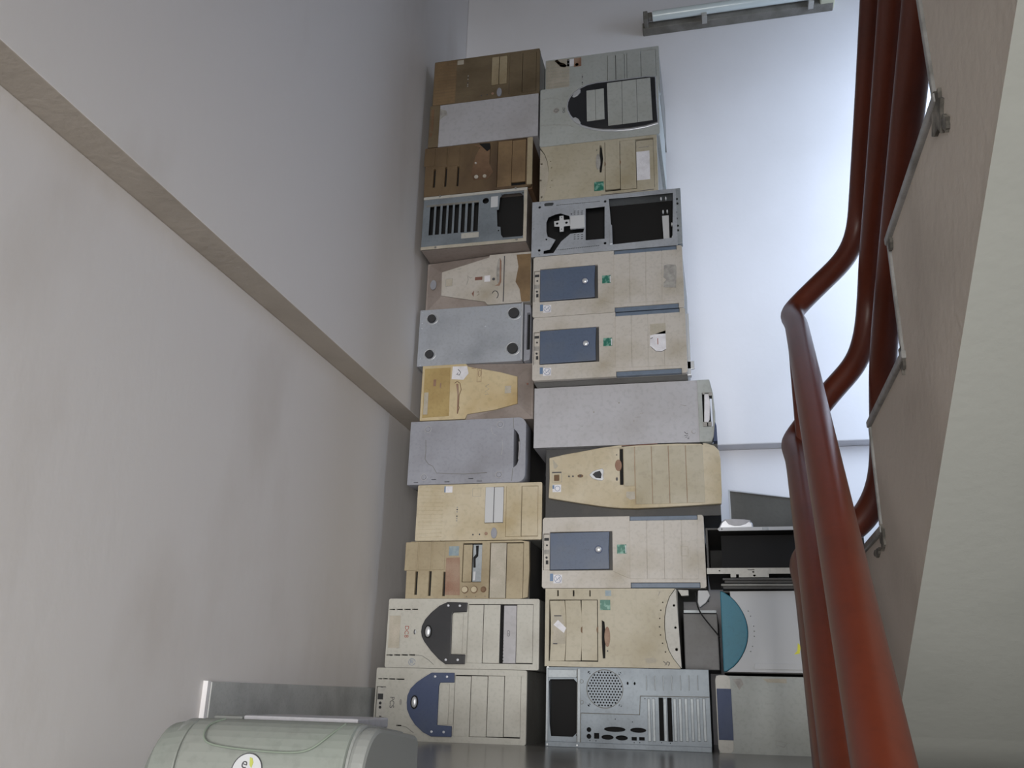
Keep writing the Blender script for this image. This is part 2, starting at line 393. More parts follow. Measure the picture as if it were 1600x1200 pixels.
# ---- beige case with a swooping U shaped trim (two of them at the bottom left)
def u_trim_case(label, x0, z0, W, H, quad, U, trim, ins, kind):
    c = Case(label, x0, z0, W, H, shell='shell_grey'); F = Face(*quad, W, H); U = F.P(U)
    if kind == 'navy':
        bx = (665, 785, 907, 1028, 1148); by = (618, 1078); fl = ((560, 628), (630, 665)); fy = (680, 988)
        slots = [F.R(92, 636, 122, 645), F.R(126, 636, 165, 645), F.R(170, 638, 222, 647), F.R(228, 640, 292, 649), F.R(240, 992, 280, 1002)]
    else:
        bx = (766, 880, 1003, 1120, 1240); by = (90, 524); fl = ((660, 732), (736, 764)); fy = (156, 453)
        slots = [F.R(a, 121, b, 130) for a, b in ((178, 222), (232, 280), (290, 340), (350, 395))] + [F.R(a, 455, b, 464) for a, b in ((162, 210), (218, 268), (275, 325), (332, 380))]
    holes = list(slots) + [F.R(bx[0], by[0], bx[-1], by[1])]
    port = F.R(78, 700, 150, 940) if kind == 'navy' else None
    if port: holes.append(port)
    c.sheet('bezel', c.rrect(0.004), holes, 0.0, 0.016, 'beige_pale', 0.0012)
    c.plate('trim_surround', [(p[0] + (p[0] - F(bx[0] + 0, 800 if kind == 'navy' else 300)[0]) * 0.035, p[1] + (p[1] - F(600, 830 if kind == 'navy' else 310)[1]) * 0.03) for p in U], 0.0015, 'beige_grey', 0.002, 0.001)
    c.plate('curved_trim', U, 0.005, trim, bev=0.0015)
    inner(c, [(0.01, 0.01), (W - 0.01, 0.01), (W - 0.01, H - 0.01), (0.01, H - 0.01)], 0.012)
    for i, (a, b) in enumerate(zip(bx[:-1], bx[1:])):
        if kind != 'navy' and i == 2:
            c.plate('optical_drive_front', F.R(a + 22, by[0] + 10, b - 4, by[1] - 4), -0.004, 'slate_sticker' if 0 else 'painted_panel', 0.012)
            pts = [F(a + 14 + (8 if j % 2 else -4), by[0] + 8 + j * (by[1] - by[0] - 16) / 34) for j in range(35)]
            c.line(pts, 0.0011, 'inner_dark', 'torn_edge', -0.003)
            lettering('lettering', 'CD', *F(a + 58, 305), 0.010, -math.pi / 2, 0.0038, 'ink', c.t)
            continue
        c.plate('drive_bay_cover', F.R(a + 2, by[0] + 4, b - 2, by[1] - 4), 0.0, 'beige_pale', 0.006)
    for a, b in fl: c.plate('floppy_bay_cover', F.R(a, fy[0], b, fy[1]), 0.0018, 'beige_pale', 0.006)
    bxy = (378, 820) if kind == 'navy' else (480, 292)
    bm = bmesh.new(); prism(bm, F.C(bxy[0], bxy[1], 28, 46), -0.007, -0.002); bm_obj('button_surround', bm, 'inner_dark', c.t)
    bm = bmesh.new(); u, v = F(*bxy); k = W / 1110
    bmesh.ops.create_uvsphere(bm, u_segments=20, v_segments=12, radius=1)
    for vt in bm.verts: vt.co = Vector((u + vt.co.x * 20 * k, -0.007 + vt.co.y * 0.004, v + vt.co.z * 37 * k))
    bm_obj('power_button', bm, 'chrome', c.t, 0, True)
    for p in ((527, 625), (615, 627), (510, 1040), (600, 1042)) if kind == 'navy' else ((627, 100), (712, 102), (614, 496), (702, 497)):
        c.plate('screw_cap', F.C(p[0], p[1], 9), 0.0062, 'silver_plastic')
    if kind == 'navy':
        c.plate('port_plate', F.R(82, 704, 146, 936), -0.004, 'beige_grey', 0.008)
        c.sticker(F.R(90, 755, 130, 800), 'rubber', 'usb_socket', -0.0036)
        for yy in (828, 860): c.sticker(F.C(110, yy, 10), 'rubber', 'audio_jack', -0.0036)
        c.sticker(F.R(104, 925, 122, 933), 'ink', 'marking', -0.0036); c.sticker(F.R(112, 700, 130, 708), 'ink', 'marking', -0.0036)
        lettering('lettering', 'PCS', *F(202, 822), 0.0155, -math.pi / 2, 0, 'ink', c.t)
        c.plate('indicator_lamp', F.C(268, 820, 9, 20), 0.001, 'grey_label')
        c.line(F.P([(285, 1000), (320, 1010), (350, 1035), (372, 1050)]), 0.0006, 'shell_grey', 'crease')
    else:
        lettering('lettering', 'DC8', *F(312, 290), 0.0145, -math.pi / 2, 0, 'ink_red', c.t)
        c.plate('indicator_lamp', F.C(374, 292, 8, 18), 0.001, 'ink'); c.plate('indicator_lens', F.C(380, 292, 6, 12), 0.0015, 'white_plastic')
        c.sticker(F.R(178, 172, 262, 408), 'faded_label', 'label_residue', label='faded rectangular patch where a label was')
        c.line(F.P([(178, 172), (262, 172), (262, 408), (240, 412)]), 0.0004, 'grey_label', 'residue_edge')
        lettering('lettering', 'III', *F(355, 510), 0.012, 0, 0, 'ink_blue', c.t); c.line(F.C(357, 510, 24, 22), 0.0005, 'ink_blue')
        c.line(F.P([(385, 460), (430, 465), (480, 495), (520, 530)]), 0.0006, 'shell_grey', 'crease')
    return c

u_trim_case('beige tower with navy blue curved trim, bottom of the left stack', -0.818, 0.0, 0.366, 0.1605,
    ((80, 550), (1190, 578), (1185, 1132), (60, 1104)),
    [(318, 822), (322, 770), (345, 715), (390, 668), (440, 632), (500, 594), (668, 597), (668, 672), (562, 672), (555, 700), (548, 990), (655, 998), (655, 1078), (505, 1076), (445, 1045), (385, 990), (345, 930), (322, 875)], 'navy_trim', 0, 'navy')
u_trim_case('beige tower with black curved trim, second from the floor, left stack', -0.799, 0.1605, 0.374, 0.1605,
    ((175, 42), (1285, 50), (1280, 572), (150, 548)),
    [(425, 292), (430, 250), (455, 200), (500, 150), (560, 100), (620, 73), (768, 78), (762, 148), (664, 152), (655, 170), (650, 455), (755, 458), (752, 528), (610, 528), (560, 492), (500, 430), (450, 365), (430, 325)], 'black_plastic', 0, 'black')

# ---- case fronts with perforated intake and plain bays
def dotted_case(label, x0, z0, W, H, y, face_m, cover_m, bay_m, style, yl=2.1):
    c = Case(label, x0, z0, W, H, y=y, shell='shell_grey'); F = Face((178, 118), (1318, 52), (1325, 635), (178, 595), W, H)
    holes = []
    for i in range(15):
        for j in range(13):
            if style == 'small' and random.random() < 0.0: continue
            px, py = 200 + j * 18, 138 + i * 33
            u, v = F(px, py)
            holes.append([(u - .0013, v - .0009), (u + .0013, v - .0009), (u + .0013, v + .0009), (u - .0013, v + .0009)])
    holes.append(F.R(808, 112, 980, 462)); holes.append(F.R(1000, 98, 1290, 600))
    c.sheet('bezel', c.rrect(0.003), holes, 0.0, 0.012, face_m, 0)
    if style != 'cream': c.sheet('grille', F.R(186, 122, 425, 612), holes[:-2], -0.0006, 0.0, 'faded_label' if style == 'green' else 'brown_stain_light')
    inner(c, [(0.008, 0.008), (W - 0.008, 0.008), (W - 0.008, H - 0.008), (0.008, H - 0.008)], 0.0125, 'dirty_brown' if style != 'green' else 'shell_grey')
    c.plate('floppy_bay_cover', F.R(812, 118, 888, 456), 0.001, cover_m, 0.006); c.plate('floppy_bay_cover', F.R(894, 116, 976, 456), 0.001, cover_m, 0.006)
    c.plate('drive_bay_cover', F.R(1004, 102, 1140, 595), 0.0, bay_m, 0.006); c.plate('drive_bay_cover', F.R(1144, 100, 1287, 597), 0.0, bay_m, 0.006)
    for px in (712, 772): c.sticker(F.C(px, 563, 7), 'ink', 'indicator_lamp')
    c.plate('reset_button', F.C(831, 558, 15), 0.001, 'worn_brown' if style != 'green' else 'grey_label')
    u0, v0, u1, v1 = F.rect(876, 505, 930, 608)
    c.plate('power_button', ell((u0 + u1) / 2, (v0 + v1) / 2, (u1 - u0) / 2, (v1 - v0) / 2), 0.003, 'grey_plastic')
    for k in range(7):
        if k in (3,): continue
        c.sticker(F.R(551, 305 + k * 20, 562, 317 + k * 20), 'ink' if k % 3 == 1 else 'grey_label', 'marking')
    return c, F
c, F = dotted_case('cream tower with dotted grille and two white floppy covers, left stack', -0.742, 0.460, 0.319, 0.141, 2.10, 'cream', 'white_plastic', 'cream', 'cream')
c.sticker(F.R(428, 122, 440, 176), 'blue_sticker'); c.sticker(F.R(440, 120, 503, 178), 'white_paper', label='small white square sticker')
c.line(F.R(692, 130, 768, 208), 0.0005, 'grey_label', 'sticker_outline', closed=True)
c, F = dotted_case('yellowed tan tower on the very top of the left stack', -0.750, 1.702, 0.314, 0.153, 2.045, 'tan_aged', 'tan_light', 'tan_aged', 'tan')
c.sticker(F.R(430, 120, 500, 170), 'faded_label')
c, F = dotted_case('pale grey tower with rusty grille, on the very top of the right stack', -0.435, 1.712, 0.330, 0.163, 2.125, 'green_white', 'green_white', 'green_white', 'green')
c.sticker(F.R(400, 125, 470, 200), 'white_paper'); c.sticker(F.R(470, 115, 545, 210), 'worn_brown', 'rust_mark'); c.sticker(F.C(500, 190, 18), 'grey_label', 'smudge')
c.sticker(F.P([(300, 118), (330, 150), (370, 165), (400, 190), (380, 210), (330, 195), (270, 130)]), 'dirty_brown', 'rust_mark')

# ---- case fronts with vertical fins
def striped_case(label, x0, z0, W, H, y, m, old, flip=False):
    c = Case(label, x0, z0, W, H, y=y, shell='shell_dark' if not old else 'dirty_brown')
    if old: F = Face((150, 105), (1215, 8), (1200, 520), (130, 585), W, H)
    else: F = Face((100, 595), (1222, 640), (1195, 1135), (55, 1128), W, H)
    if old:
        slots = [F.R(235, 312, 257, 495), F.R(350, 296, 371, 490), F.R(472, 290, 492, 490)]; bay = [F.R(872, 44, 1010, 512), F.R(1014, 40, 1145, 470)]
    else:
        slots = [F.R(162, 880, 187, 1095), F.R(290, 880, 315, 1105), F.R(422, 890, 446, 1108)]; bay = [F.R(858, 652, 1000, 1128), F.R(1006, 662, 1152, 1132)]
    opening = F.R(608, 642, 785, 988) if not old else F.R(690, 90, 800, 300)
    outline = [(0.004, 0), (W * .93, 0), (W - 0.003, 0.004), (W, H * .5), (W - 0.002, H - 0.004), (W * .93, H - 0.0008), (0.010, H - 0.0008), (0.003, H * .7)]
    c.sheet('bezel', outline, slots + [F.R(850 if not old else 868, 650 if not old else 42, 1156 if not old else 1148, 1130 if not old else 508), opening], 0.0, 0.016, m, 0.001)
    inner(c, [(0.008, 0.006), (W - 0.008, 0.006), (W - 0.008, H - 0.006), (0.008, H - 0.006)], 0.010, 'inner_dark')
    for i, b in enumerate(bay): c.plate('drive_bay_cover', b, 0.0 if i else -0.001, ('worn_brown' if i == 0 and 0 else ('tan_light' if not old else 'brown_stain_light')) if not (i == 0 and not old) else 'faded_label', 0.006)
    # raised fins between the slots
    xs = ((75, 195), (203, 322), (330, 450)) if not old else ((140, 250), (262, 372), (384, 500))
    for i, (a, b) in enumerate(xs):
        yy = (605, 872) if not old else (100, 285)
        c.plate('fin', F.R(a + 4, yy[0], b, yy[1]), 0.0016, m, 0.001, 0.0012)
    if not old:
        c.sticker(F.R(488, 662, 580, 748), 'slate_sticker', label='small blue-grey foil sticker')
        c.sticker(F.P([(462, 765), (586, 765), (584, 900), (576, 1100), (440, 1098), (452, 900)]), 'worn_brown', 'worn_patch')
        c.plate('floppy_bay_cover', F.R(615, 652, 694, 984), 0.0, 'tan_light', 0.006)
        c.plate('floppy_drive_front', F.R(700, 655, 782, 984), -0.003, 'steel', 0.010)
        c.plate('floppy_mechanism', F.P([(735, 665), (760, 665), (752, 760), (728, 780), (725, 860), (705, 860), (708, 770), (735, 740)]), -0.001, 'inner_dark', 0.006)
        c.plate('floppy_mechanism', F.P([(705, 895), (728, 895), (720, 975), (698, 975)]), 0.0, 'white_plastic', 0.006)
        for px, r, mm in ((625, 32, 'cream'), (709, 32, 'cream'), (793, 26, 'dirty_brown')):
            c.plate('button_ring', F.C(px, 1053, r), 0.0008, 'dirty_brown'); c.plate('round_button', F.C(px, 1053, r - 6), 0.004, mm)
        for px in (640, 722, 806):
            u, v = F(px, 1112); c.sticker([(u - .0012, v - .001), (u + .0012, v - .001), (u, v + .0014)], 'ink', 'marking')
    else:
        c.sticker(F.P([(640, 80), (800, 90), (795, 280), (830, 360), (780, 430), (640, 440), (610, 380), (655, 200), (700, 110)]), 'dirty_brown', 'grime')
        c.sticker(F.P([(690, 70), (800, 66), (800, 130), (770, 150), (730, 110)]), 'inner_dark', 'dark_stain', 0.0004)
        for px, py, r in ((667, 410, 22), (748, 405, 20), (660, 270, 12)):
            c.plate('button_ring', F.C(px, py, r + 5), 0.0010, 'dirty_brown'); c.plate('round_button', F.C(px, py, r - 2), 0.004, 'beige')
        c.plate('edge_strip', F.R(1160, 22, 1212, 505), 0.004, 'tan_light', 0.002, 0.002)
    return c
striped_case('tan tower with three slots and brown worn patch above the black trimmed tower', -0.762, 0.3205, 0.311, 0.1385, 2.10, 'tan_light', False)
striped_case('dark brown stained tower, third from the top of the left stack', -0.762, 1.4035, 0.310, 0.157, 2.045, 'brown_stained', True)

# ---- case turned so that its blank top shows (second from top, left)
c = Case('blank grey case with dirty tan strip, second from the top, left stack', -0.755, 1.561, 0.319, 0.141, y=2.045, shell='painted_panel', sy=0.0, closed=True)
c.sheet('bezel', [(0, 0), (0.030, 0), (0.030, c.H - 0.0008), (0, c.H - 0.0008)], [], -0.0015, 0.03, 'tan_aged', 0.001)
c.sticker([(0.006, 0.055), (0.013, 0.052), (0.013, 0.128), (0.005, 0.126)], 'dirty_brown', 'rust_mark', 0.0015)
c.sticker([(0.004, 0.035), (0.011, 0.037), (0.012, 0.048), (0.004, 0.05)], 'dirty_brown', 'rust_mark', 0.0015)
c.sticker([(0.03, 0.128), (0.05, 0.118), (0.052, 0.105), (0.040, 0.10), (0.031, 0.09)], 'grey_label', 'smudge')

# ---- rear of a tower with long expansion slots (left, fourth from top)
c = Case('grey metal case back with eight open slots and large black hole, left stack', -0.756, 1.237, 0.293, 0.164, y=2.045, depth=0.345, shell='taupe_shell', sy=0.004)
F = Face((145, 600), (1180, 510), (1140, 1035), (120, 1115), c.W, c.H)
hs = []
for i, (a, b) in enumerate(((200, 243), (264, 305), (326, 368), (388, 430), (450, 494), (517, 556), (580, 620), (642, 688))):
    hs.append(F.R(a, 690 - i * 6, b, 968 - i * 5))
psu = F.P([(905, 610), (940, 575), (1110, 565), (1135, 590), (1130, 960), (1100, 985), (920, 997), (902, 970), (900, 895), (870, 890), (870, 730), (890, 725)])
hs.append(psu); hs.append(F.C(765, 638, 32)); hs += [F.C(925, 583, 7), F.C(1130, 566, 7), F.C(880, 930, 8), F.C(1122, 978, 7)]
c.sheet('rear_panel', c.full(), hs, 0.0, 0.0015, 'steel_blue')
c.plate('recess_back', [(0.006, .006), (c.W - .006, .006), (c.W - .006, c.H - .006), (0.006, c.H - .006)], -0.03, 'inner_dark', 0.033)
c.plate('slot_frame', F.R(170, 655, 700, 672), 0.001, 'shell_grey')
c.plate('edge_flange', [(0, 0), (c.W, 0), (c.W, 0.009), (0, 0.009)], 0.003, 'faded_label', 0.002)
c.plate('edge_flange', [(0, c.H - .009), (c.W, c.H - .009), (c.W, c.H - .001), (0, c.H - .001)], 0.003, 'beige_grey', 0.002)
c.plate('edge_flange', [(c.W - .009, 0.009), (c.W, 0.009), (c.W, c.H - .009), (c.W - .009, c.H - .009)], 0.003, 'faded_label', 0.002)
c.plate('slot_label', F.R(815, 597, 884, 702), 0.0008, 'white_plastic'); c.plate('slot_label', F.R(518, 947, 688, 997), 0.0008, 'beige_grey')
for p in ((1065, 520), (1050, 1022), (268, 1090), (310, 595)): c.plate('screw', F.C(p[0], p[1], 11), 0.0045, 'shell_grey')

# ---- cases with a faceted shell and tapering front panel
def faceted_case(label, x0, z0, W, H, y, kind):
    c = Case(label, x0, z0, W, H, y=y, shell='taupe_shell', sy=0.02)
    if kind == 'stained':
        F = Face((160, 115), (1195, 20), (1195, 520), (140, 585), W, H)
        P = F.P([(328, 232), (790, 84), (795, 34), (1195, 24), (1195, 520), (780, 548), (756, 517), (560, 490), (326, 456)])
        P[3] = (W, H - 0.001); P[4] = (W, 0.0); P[5] = (P[5][0], 0.0); P[2] = (P[2][0], H - 0.001)
        inn = (P[0], P[8]); outc = [(0, H - .001), (0, 0)]
        poly = P; a, b = P[0], P[8]; t1, t2 = P[1], P[6]
    else:
        F = Face((180, 80), (1150, 35), (1130, 490), (148, 565), W, H)
        P = F.P([(180, 80), (570, 50), (590, 90), (870, 138), (1020, 175), (1015, 395), (820, 450), (575, 495), (555, 530), (148, 565)])
        P[0] = (0, H - .001); P[1] = (P[1][0], H - .001); P[8] = (P[8][0], 0); P[9] = (0, 0)
        poly = P
    bm = bmesh.new(); prism(bm, poly, -0.004, 0.02); bm_obj('front_panel', bm, 'beige' if kind == 'stained' else 'cream_yellow', c.t, 0.0012)
    # faceted skirt
    bm = bmesh.new()
    def V(p, y): return bm.verts.new((p[0], y, p[1]))
    if kind == 'stained':
        oTL, oBL = V((0, H - .001), 0.024), V((0, 0), 0.024); iT, iB = V(P[0], 0.0), V(P[8], 0.0); m1 = V(P[1], 0.0); m2 = V(P[7], 0.0); m3 = V(P[6], 0.0)
        e1 = V((P[2][0], H - .001), 0.004); e2 = V((P[5][0], 0), 0.004)
        for f in ((oTL, oBL, iB, iT), (oTL, iT, m1), (oTL, m1, e1), (oBL, e2, iB), (iB, e2, m2), (m2, e2, m3)): bm.faces.new(f)
    else:
        oTR, oBR = V((W, H - .001), 0.024), V((W, 0), 0.024); iT, iB = V(P[4], 0.0), V(P[5], 0.0)
        m0 = V(P[3], 0); m1 = V(P[2], 0); e1 = V((P[1][0], H - .001), 0.004); n0 = V(P[6], 0); n1 = V(P[7], 0); e2 = V((P[8][0], 0), 0.004)
        for f in ((oTR, iT, iB, oBR), (oTR, m0, iT), (oTR, e1, m0), (e1, m1, m0), (oBR, iB, n0), (oBR, n0, e2), (e2, n0, n1)): bm.faces.new(f)
    bmesh.ops.recalc_face_normals(bm, faces=bm.faces)
    me = bpy.data.meshes.new('faceted_surround'); bm.to_mesh(me); bm.free()
    o = finish(me, 'faceted_surround', 'taupe_shell', c.t); sd = o.modifiers.new('s', 'SOLIDIFY'); sd.thickness = 0.002; sd.offset = 0
    B = 0.004
    if kind == 'stained':
        c.plate('drive_bay_cover', F.R(945, 72, 1192, 512), B + 0.0015, 'beige', 0); 
        c.sticker(F.P([(1055, 60), (1192, 50), (1192, 530), (1110, 540), (1090, 400), (1050, 330), (1075, 180)]), 'brown_stain_light', 'brown_stain', B + 0.0016)
        c.sticker(F.R(932, 70, 941, 520), 'ink', 'panel_gap', B)
        c.sticker(F.C(890, 225, 26, 140), 'grey_label', 'finger_recess', B); c.sticker(F.P([(895, 90), (910, 120), (912, 330), (895, 365), (850, 365), (880, 350), (895, 320)]), 'worn_brown', 'finger_recess', B + .0004)
        c.sticker(F.R(657, 278, 728, 309), 'brown_sticker', base=B); c.sticker(F.R(748, 265, 805, 325), 'white_paper', base=B)
        c.line(F.R(370, 296, 436, 368), 0.0006, 'grey_label', 'badge_recess', B, closed=True); c.sticker(F.R(374, 300, 432, 364), 'faded_label', 'badge_recess', B)
        c.line(F.P([(575, 355), (590, 300), (580, 260), (610, 290), (630, 280)]), 0.0007, 'grey_label', 'scrawl', B)
        c.sticker(F.P([(628, 440), (650, 410), (645, 470)]), 'brown_sticker', 'smudge', B); c.line(F.P([(680, 425), (695, 420), (698, 450), (680, 455)]), 0.0006, 'tan_aged', 'scrawl', B)
        c.line([F(855 + 30 * math.cos(a), 452 + 38 * math.sin(a)) for a in [math.radians(200 + 22 * i) for i in range(11)]], 0.0012, 'ink', 'button_ring', B)
        c.sticker(F.C(838, 300, 14), 'ink', 'smudge', B + .0006)
        c.line(F.P([(480, 205), (520, 195)]), 0.0008, 'grey_label', 'scrawl', B)
        c.sticker(F.C(235, 340, 30, 50), 'grey_plastic', 'smudge', -0.006)
    else:
        c.plate('drive_bay_cover', F.P([(200, 108), (432, 98), (412, 515), (172, 540)]), B + 0.001, 'door_yellow', 0)
        c.sticker(F.R(188, 320, 226, 510), 'faded_label', 'label_residue', B + .0012)
        c.sticker(F.R(278, 205, 300, 262), 'worn_brown', base=B + .0012); c.sticker(F.R(336, 235, 346, 278), 'worn_brown', base=B + .0012)
        c.sticker(F.P([(452, 90), (580, 88), (592, 150), (545, 205), (440, 200)]), 'white_paper', base=B, label='white sticker with a handwritten squiggle')
        c.line(F.P([(500, 115), (522, 140), (510, 165), (485, 160), (500, 145)]), 0.0009, 'ink', 'scrawl', B + .0006)
        c.line(F.P([(466, 235), (490, 218), (515, 235), (524, 290), (505, 340), (500, 430), (505, 440), (488, 495)]), 0.0009, 'dirty_brown', 'finger_recess', B)
        c.sticker(F.P([(480, 240), (500, 240), (505, 330), (495, 490), (485, 490), (490, 330)]), 'worn_brown', 'finger_recess', B)
        c.plate('badge_recess', F.R(908, 252, 965, 314), B + .0004, 'faded_label', 0)
        c.line(F.P([(770, 240), (740, 260), (772, 280), (738, 300), (765, 325), (735, 328)]), 0.0006, 'grey_label', 'scrawl', B)
        c.line(F.R(668, 110, 705, 222), 0.0006, 'worn_brown', 'scrawl', B, closed=True); c.line(F.C(690, 150, 12, 30), 0.0006, 'worn_brown', 'scrawl', B, closed=True)
        c.line(F.P([(620, 105), (660, 105)]), 0.0007, 'worn_brown', 'scrawl', B)
        c.sticker(F.C(1096, 218, 8), 'brown_sticker', 'smudge', -0.012)
    return c
faceted_case('beige tapered front in taupe surround with brown stain, under the slotted case back', -0.760, 1.086, 0.300, 0.1485, 2.10, 'stained')
faceted_case('yellow tapered front with white sticker between two case undersides, left stack', -0.748, 0.770, 0.295, 0.152, 2.10, 'yellow')

# ---- underside with four rubber feet
c = Case('silver case underside with four black rubber feet, between the tapered fronts', -0.766, 0.922, 0.287, 0.163, y=2.10, shell='steel_bright', sy=0.0012, closed=True)
F = Face((100, 605), (1100, 540), (1095, 1080), (80, 1140), c.W, c.H)
c.sheet('base_plate', c.full(), [F.C(900, 572, 12), F.C(852, 572, 5), F.C(1068, 560, 14, 10), F.C(815, 914, 12), F.R(893, 895, 950, 912), F.C(868, 918, 4), F.C(1060, 903, 12, 9), F.C(1055, 722, 10, 4), F.R(258, 1112, 275, 1124), F.R(622, 1090, 645, 1102), F.R(440, 1084, 480, 1090), F.R(828, 1064, 868, 1070)], 0.0, 0.0012, 'steel_bright')
for p, r in (((217, 690), 40), ((1010, 640), 50), ((203, 1027), 40), ((1002, 972), 50)):
    fo = c.plate('rubber_foot', F.C(p[0], p[1], r, r, 28), 0.008, 'rubber', bev=0.002)
    c.line(F.C(p[0] + 3, p[1], r + 16, r + 12, 28), 0.0012, 'chrome', 'foot_washer', 0.0, closed=True)
for p in ((122, 622), (118, 726), (116, 780), (108, 1062), (106, 1122), (735, 755), (513, 1015)): c.plate('rivet', F.C(p[0], p[1], 9), 0.001, 'steel_bright')
W0 = c.W
c.plate('edge_flange', [(W0 - .003, 0), (W0 + .0005, 0), (W0 + .0005, c.H - .001), (W0 - .003, c.H - .001)], 0.010, 'chrome', 0)
c.sheet('bezel', [(W0 + .001, 0.0), (W0 + .017, 0.004), (W0 + .019, 0.02), (W0 + .019, c.H - .02), (W0 + .017, c.H - .004), (W0 + .001, c.H - 0.001)], [[(W0 + .0085, 0.032), (W0 + .0175, 0.032), (W0 + .0175, c.H - .026), (W0 + .0085, c.H - .026)]], 0.006, 0.30, 'grey_plastic', 0.001)
c.plate('bezel_back', [(W0 + .006, 0.02), (W0 + .0185, 0.02), (W0 + .0185, c.H - .02), (W0 + .006, c.H - .02)], -0.02, 'inner_dark', 0.30)

# ---- blue-grey plastic underside
c = Case('blue grey plastic case underside with black handle gap, above the cream tower', -0.772, 0.602, 0.306, 0.1675, y=2.10, shell=None)
F = Face((50, 607), (1095, 545), (1102, 1070), (60, 1140), c.W, c.H)
r = 0.022
out = [(0, 0)] + [(c.W - 0.020 + 0.020 * math.sin(a), 0.020 - 0.020 * math.cos(a)) for a in [math.radians(15 * i) for i in range(7)]] + [(c.W - 0.020 + 0.020 * math.cos(a), c.H - 0.021 + 0.020 * math.sin(a)) for a in [math.radians(15 * i) for i in range(7)]] + [(0, c.H - 0.001)]
handle = F.P([(988, 645), (1015, 665), (1035, 695), (1048, 750), (1050, 830), (1043, 890), (1028, 935), (997, 962)])
slots = [F.R(118, 1112, 158, 1119), F.R(277, 1082, 318, 1089), F.R(397, 1095, 440, 1102), F.R(607, 1060, 650, 1067), F.R(683, 1077, 728, 1084)]
c.sheet('base_panel', out, [handle] + slots, 0.0, 0.06, 'grey_plastic', 0.0015)
bm = bmesh.new(); add_box(bm, 0.002, 0.06, 0.0, c.W - 0.01, 0.31, c.H - 0.001); bm_obj('shell', bm, 'shell_dark', c.t)
c.line(F.P([(1036, 745), (1040, 800), (1036, 890)]), 0.0016, 'painted_panel', 'handle_edge', -0.006)
for p in ((213, 668), (868, 613), (208, 1070), (875, 1023)):
    c.line(F.C(p[0], p[1], 28), 0.0010, 'painted_panel', 'foot_rim', 0.0, closed=True); c.plate('round_foot', F.C(p[0], p[1], 22), 0.003, 'grey_plastic', bev=0.0015)
c.line(F.P([(200, 760), (208, 850), (205, 920), (240, 960), (280, 975), (320, 1030), (470, 1030), (560, 1030), (770, 1010)]), 0.0007, 'shell_grey', 'moulded_line')
c.line(F.P([(890, 740), (898, 800), (890, 860)]), 0.0008, 'painted_panel', 'moulded_line'); c.line(F.P([(785, 640), (800, 690), (840, 710)]), 0.0008, 'painted_panel', 'moulded_line')
c.line(F.P([(983, 550), (985, 640)]), 0.0006, 'shell_grey', 'moulded_line'); c.line(F.P([(992, 965), (988, 1070)]), 0.0006, 'shell_grey', 'moulded_line')

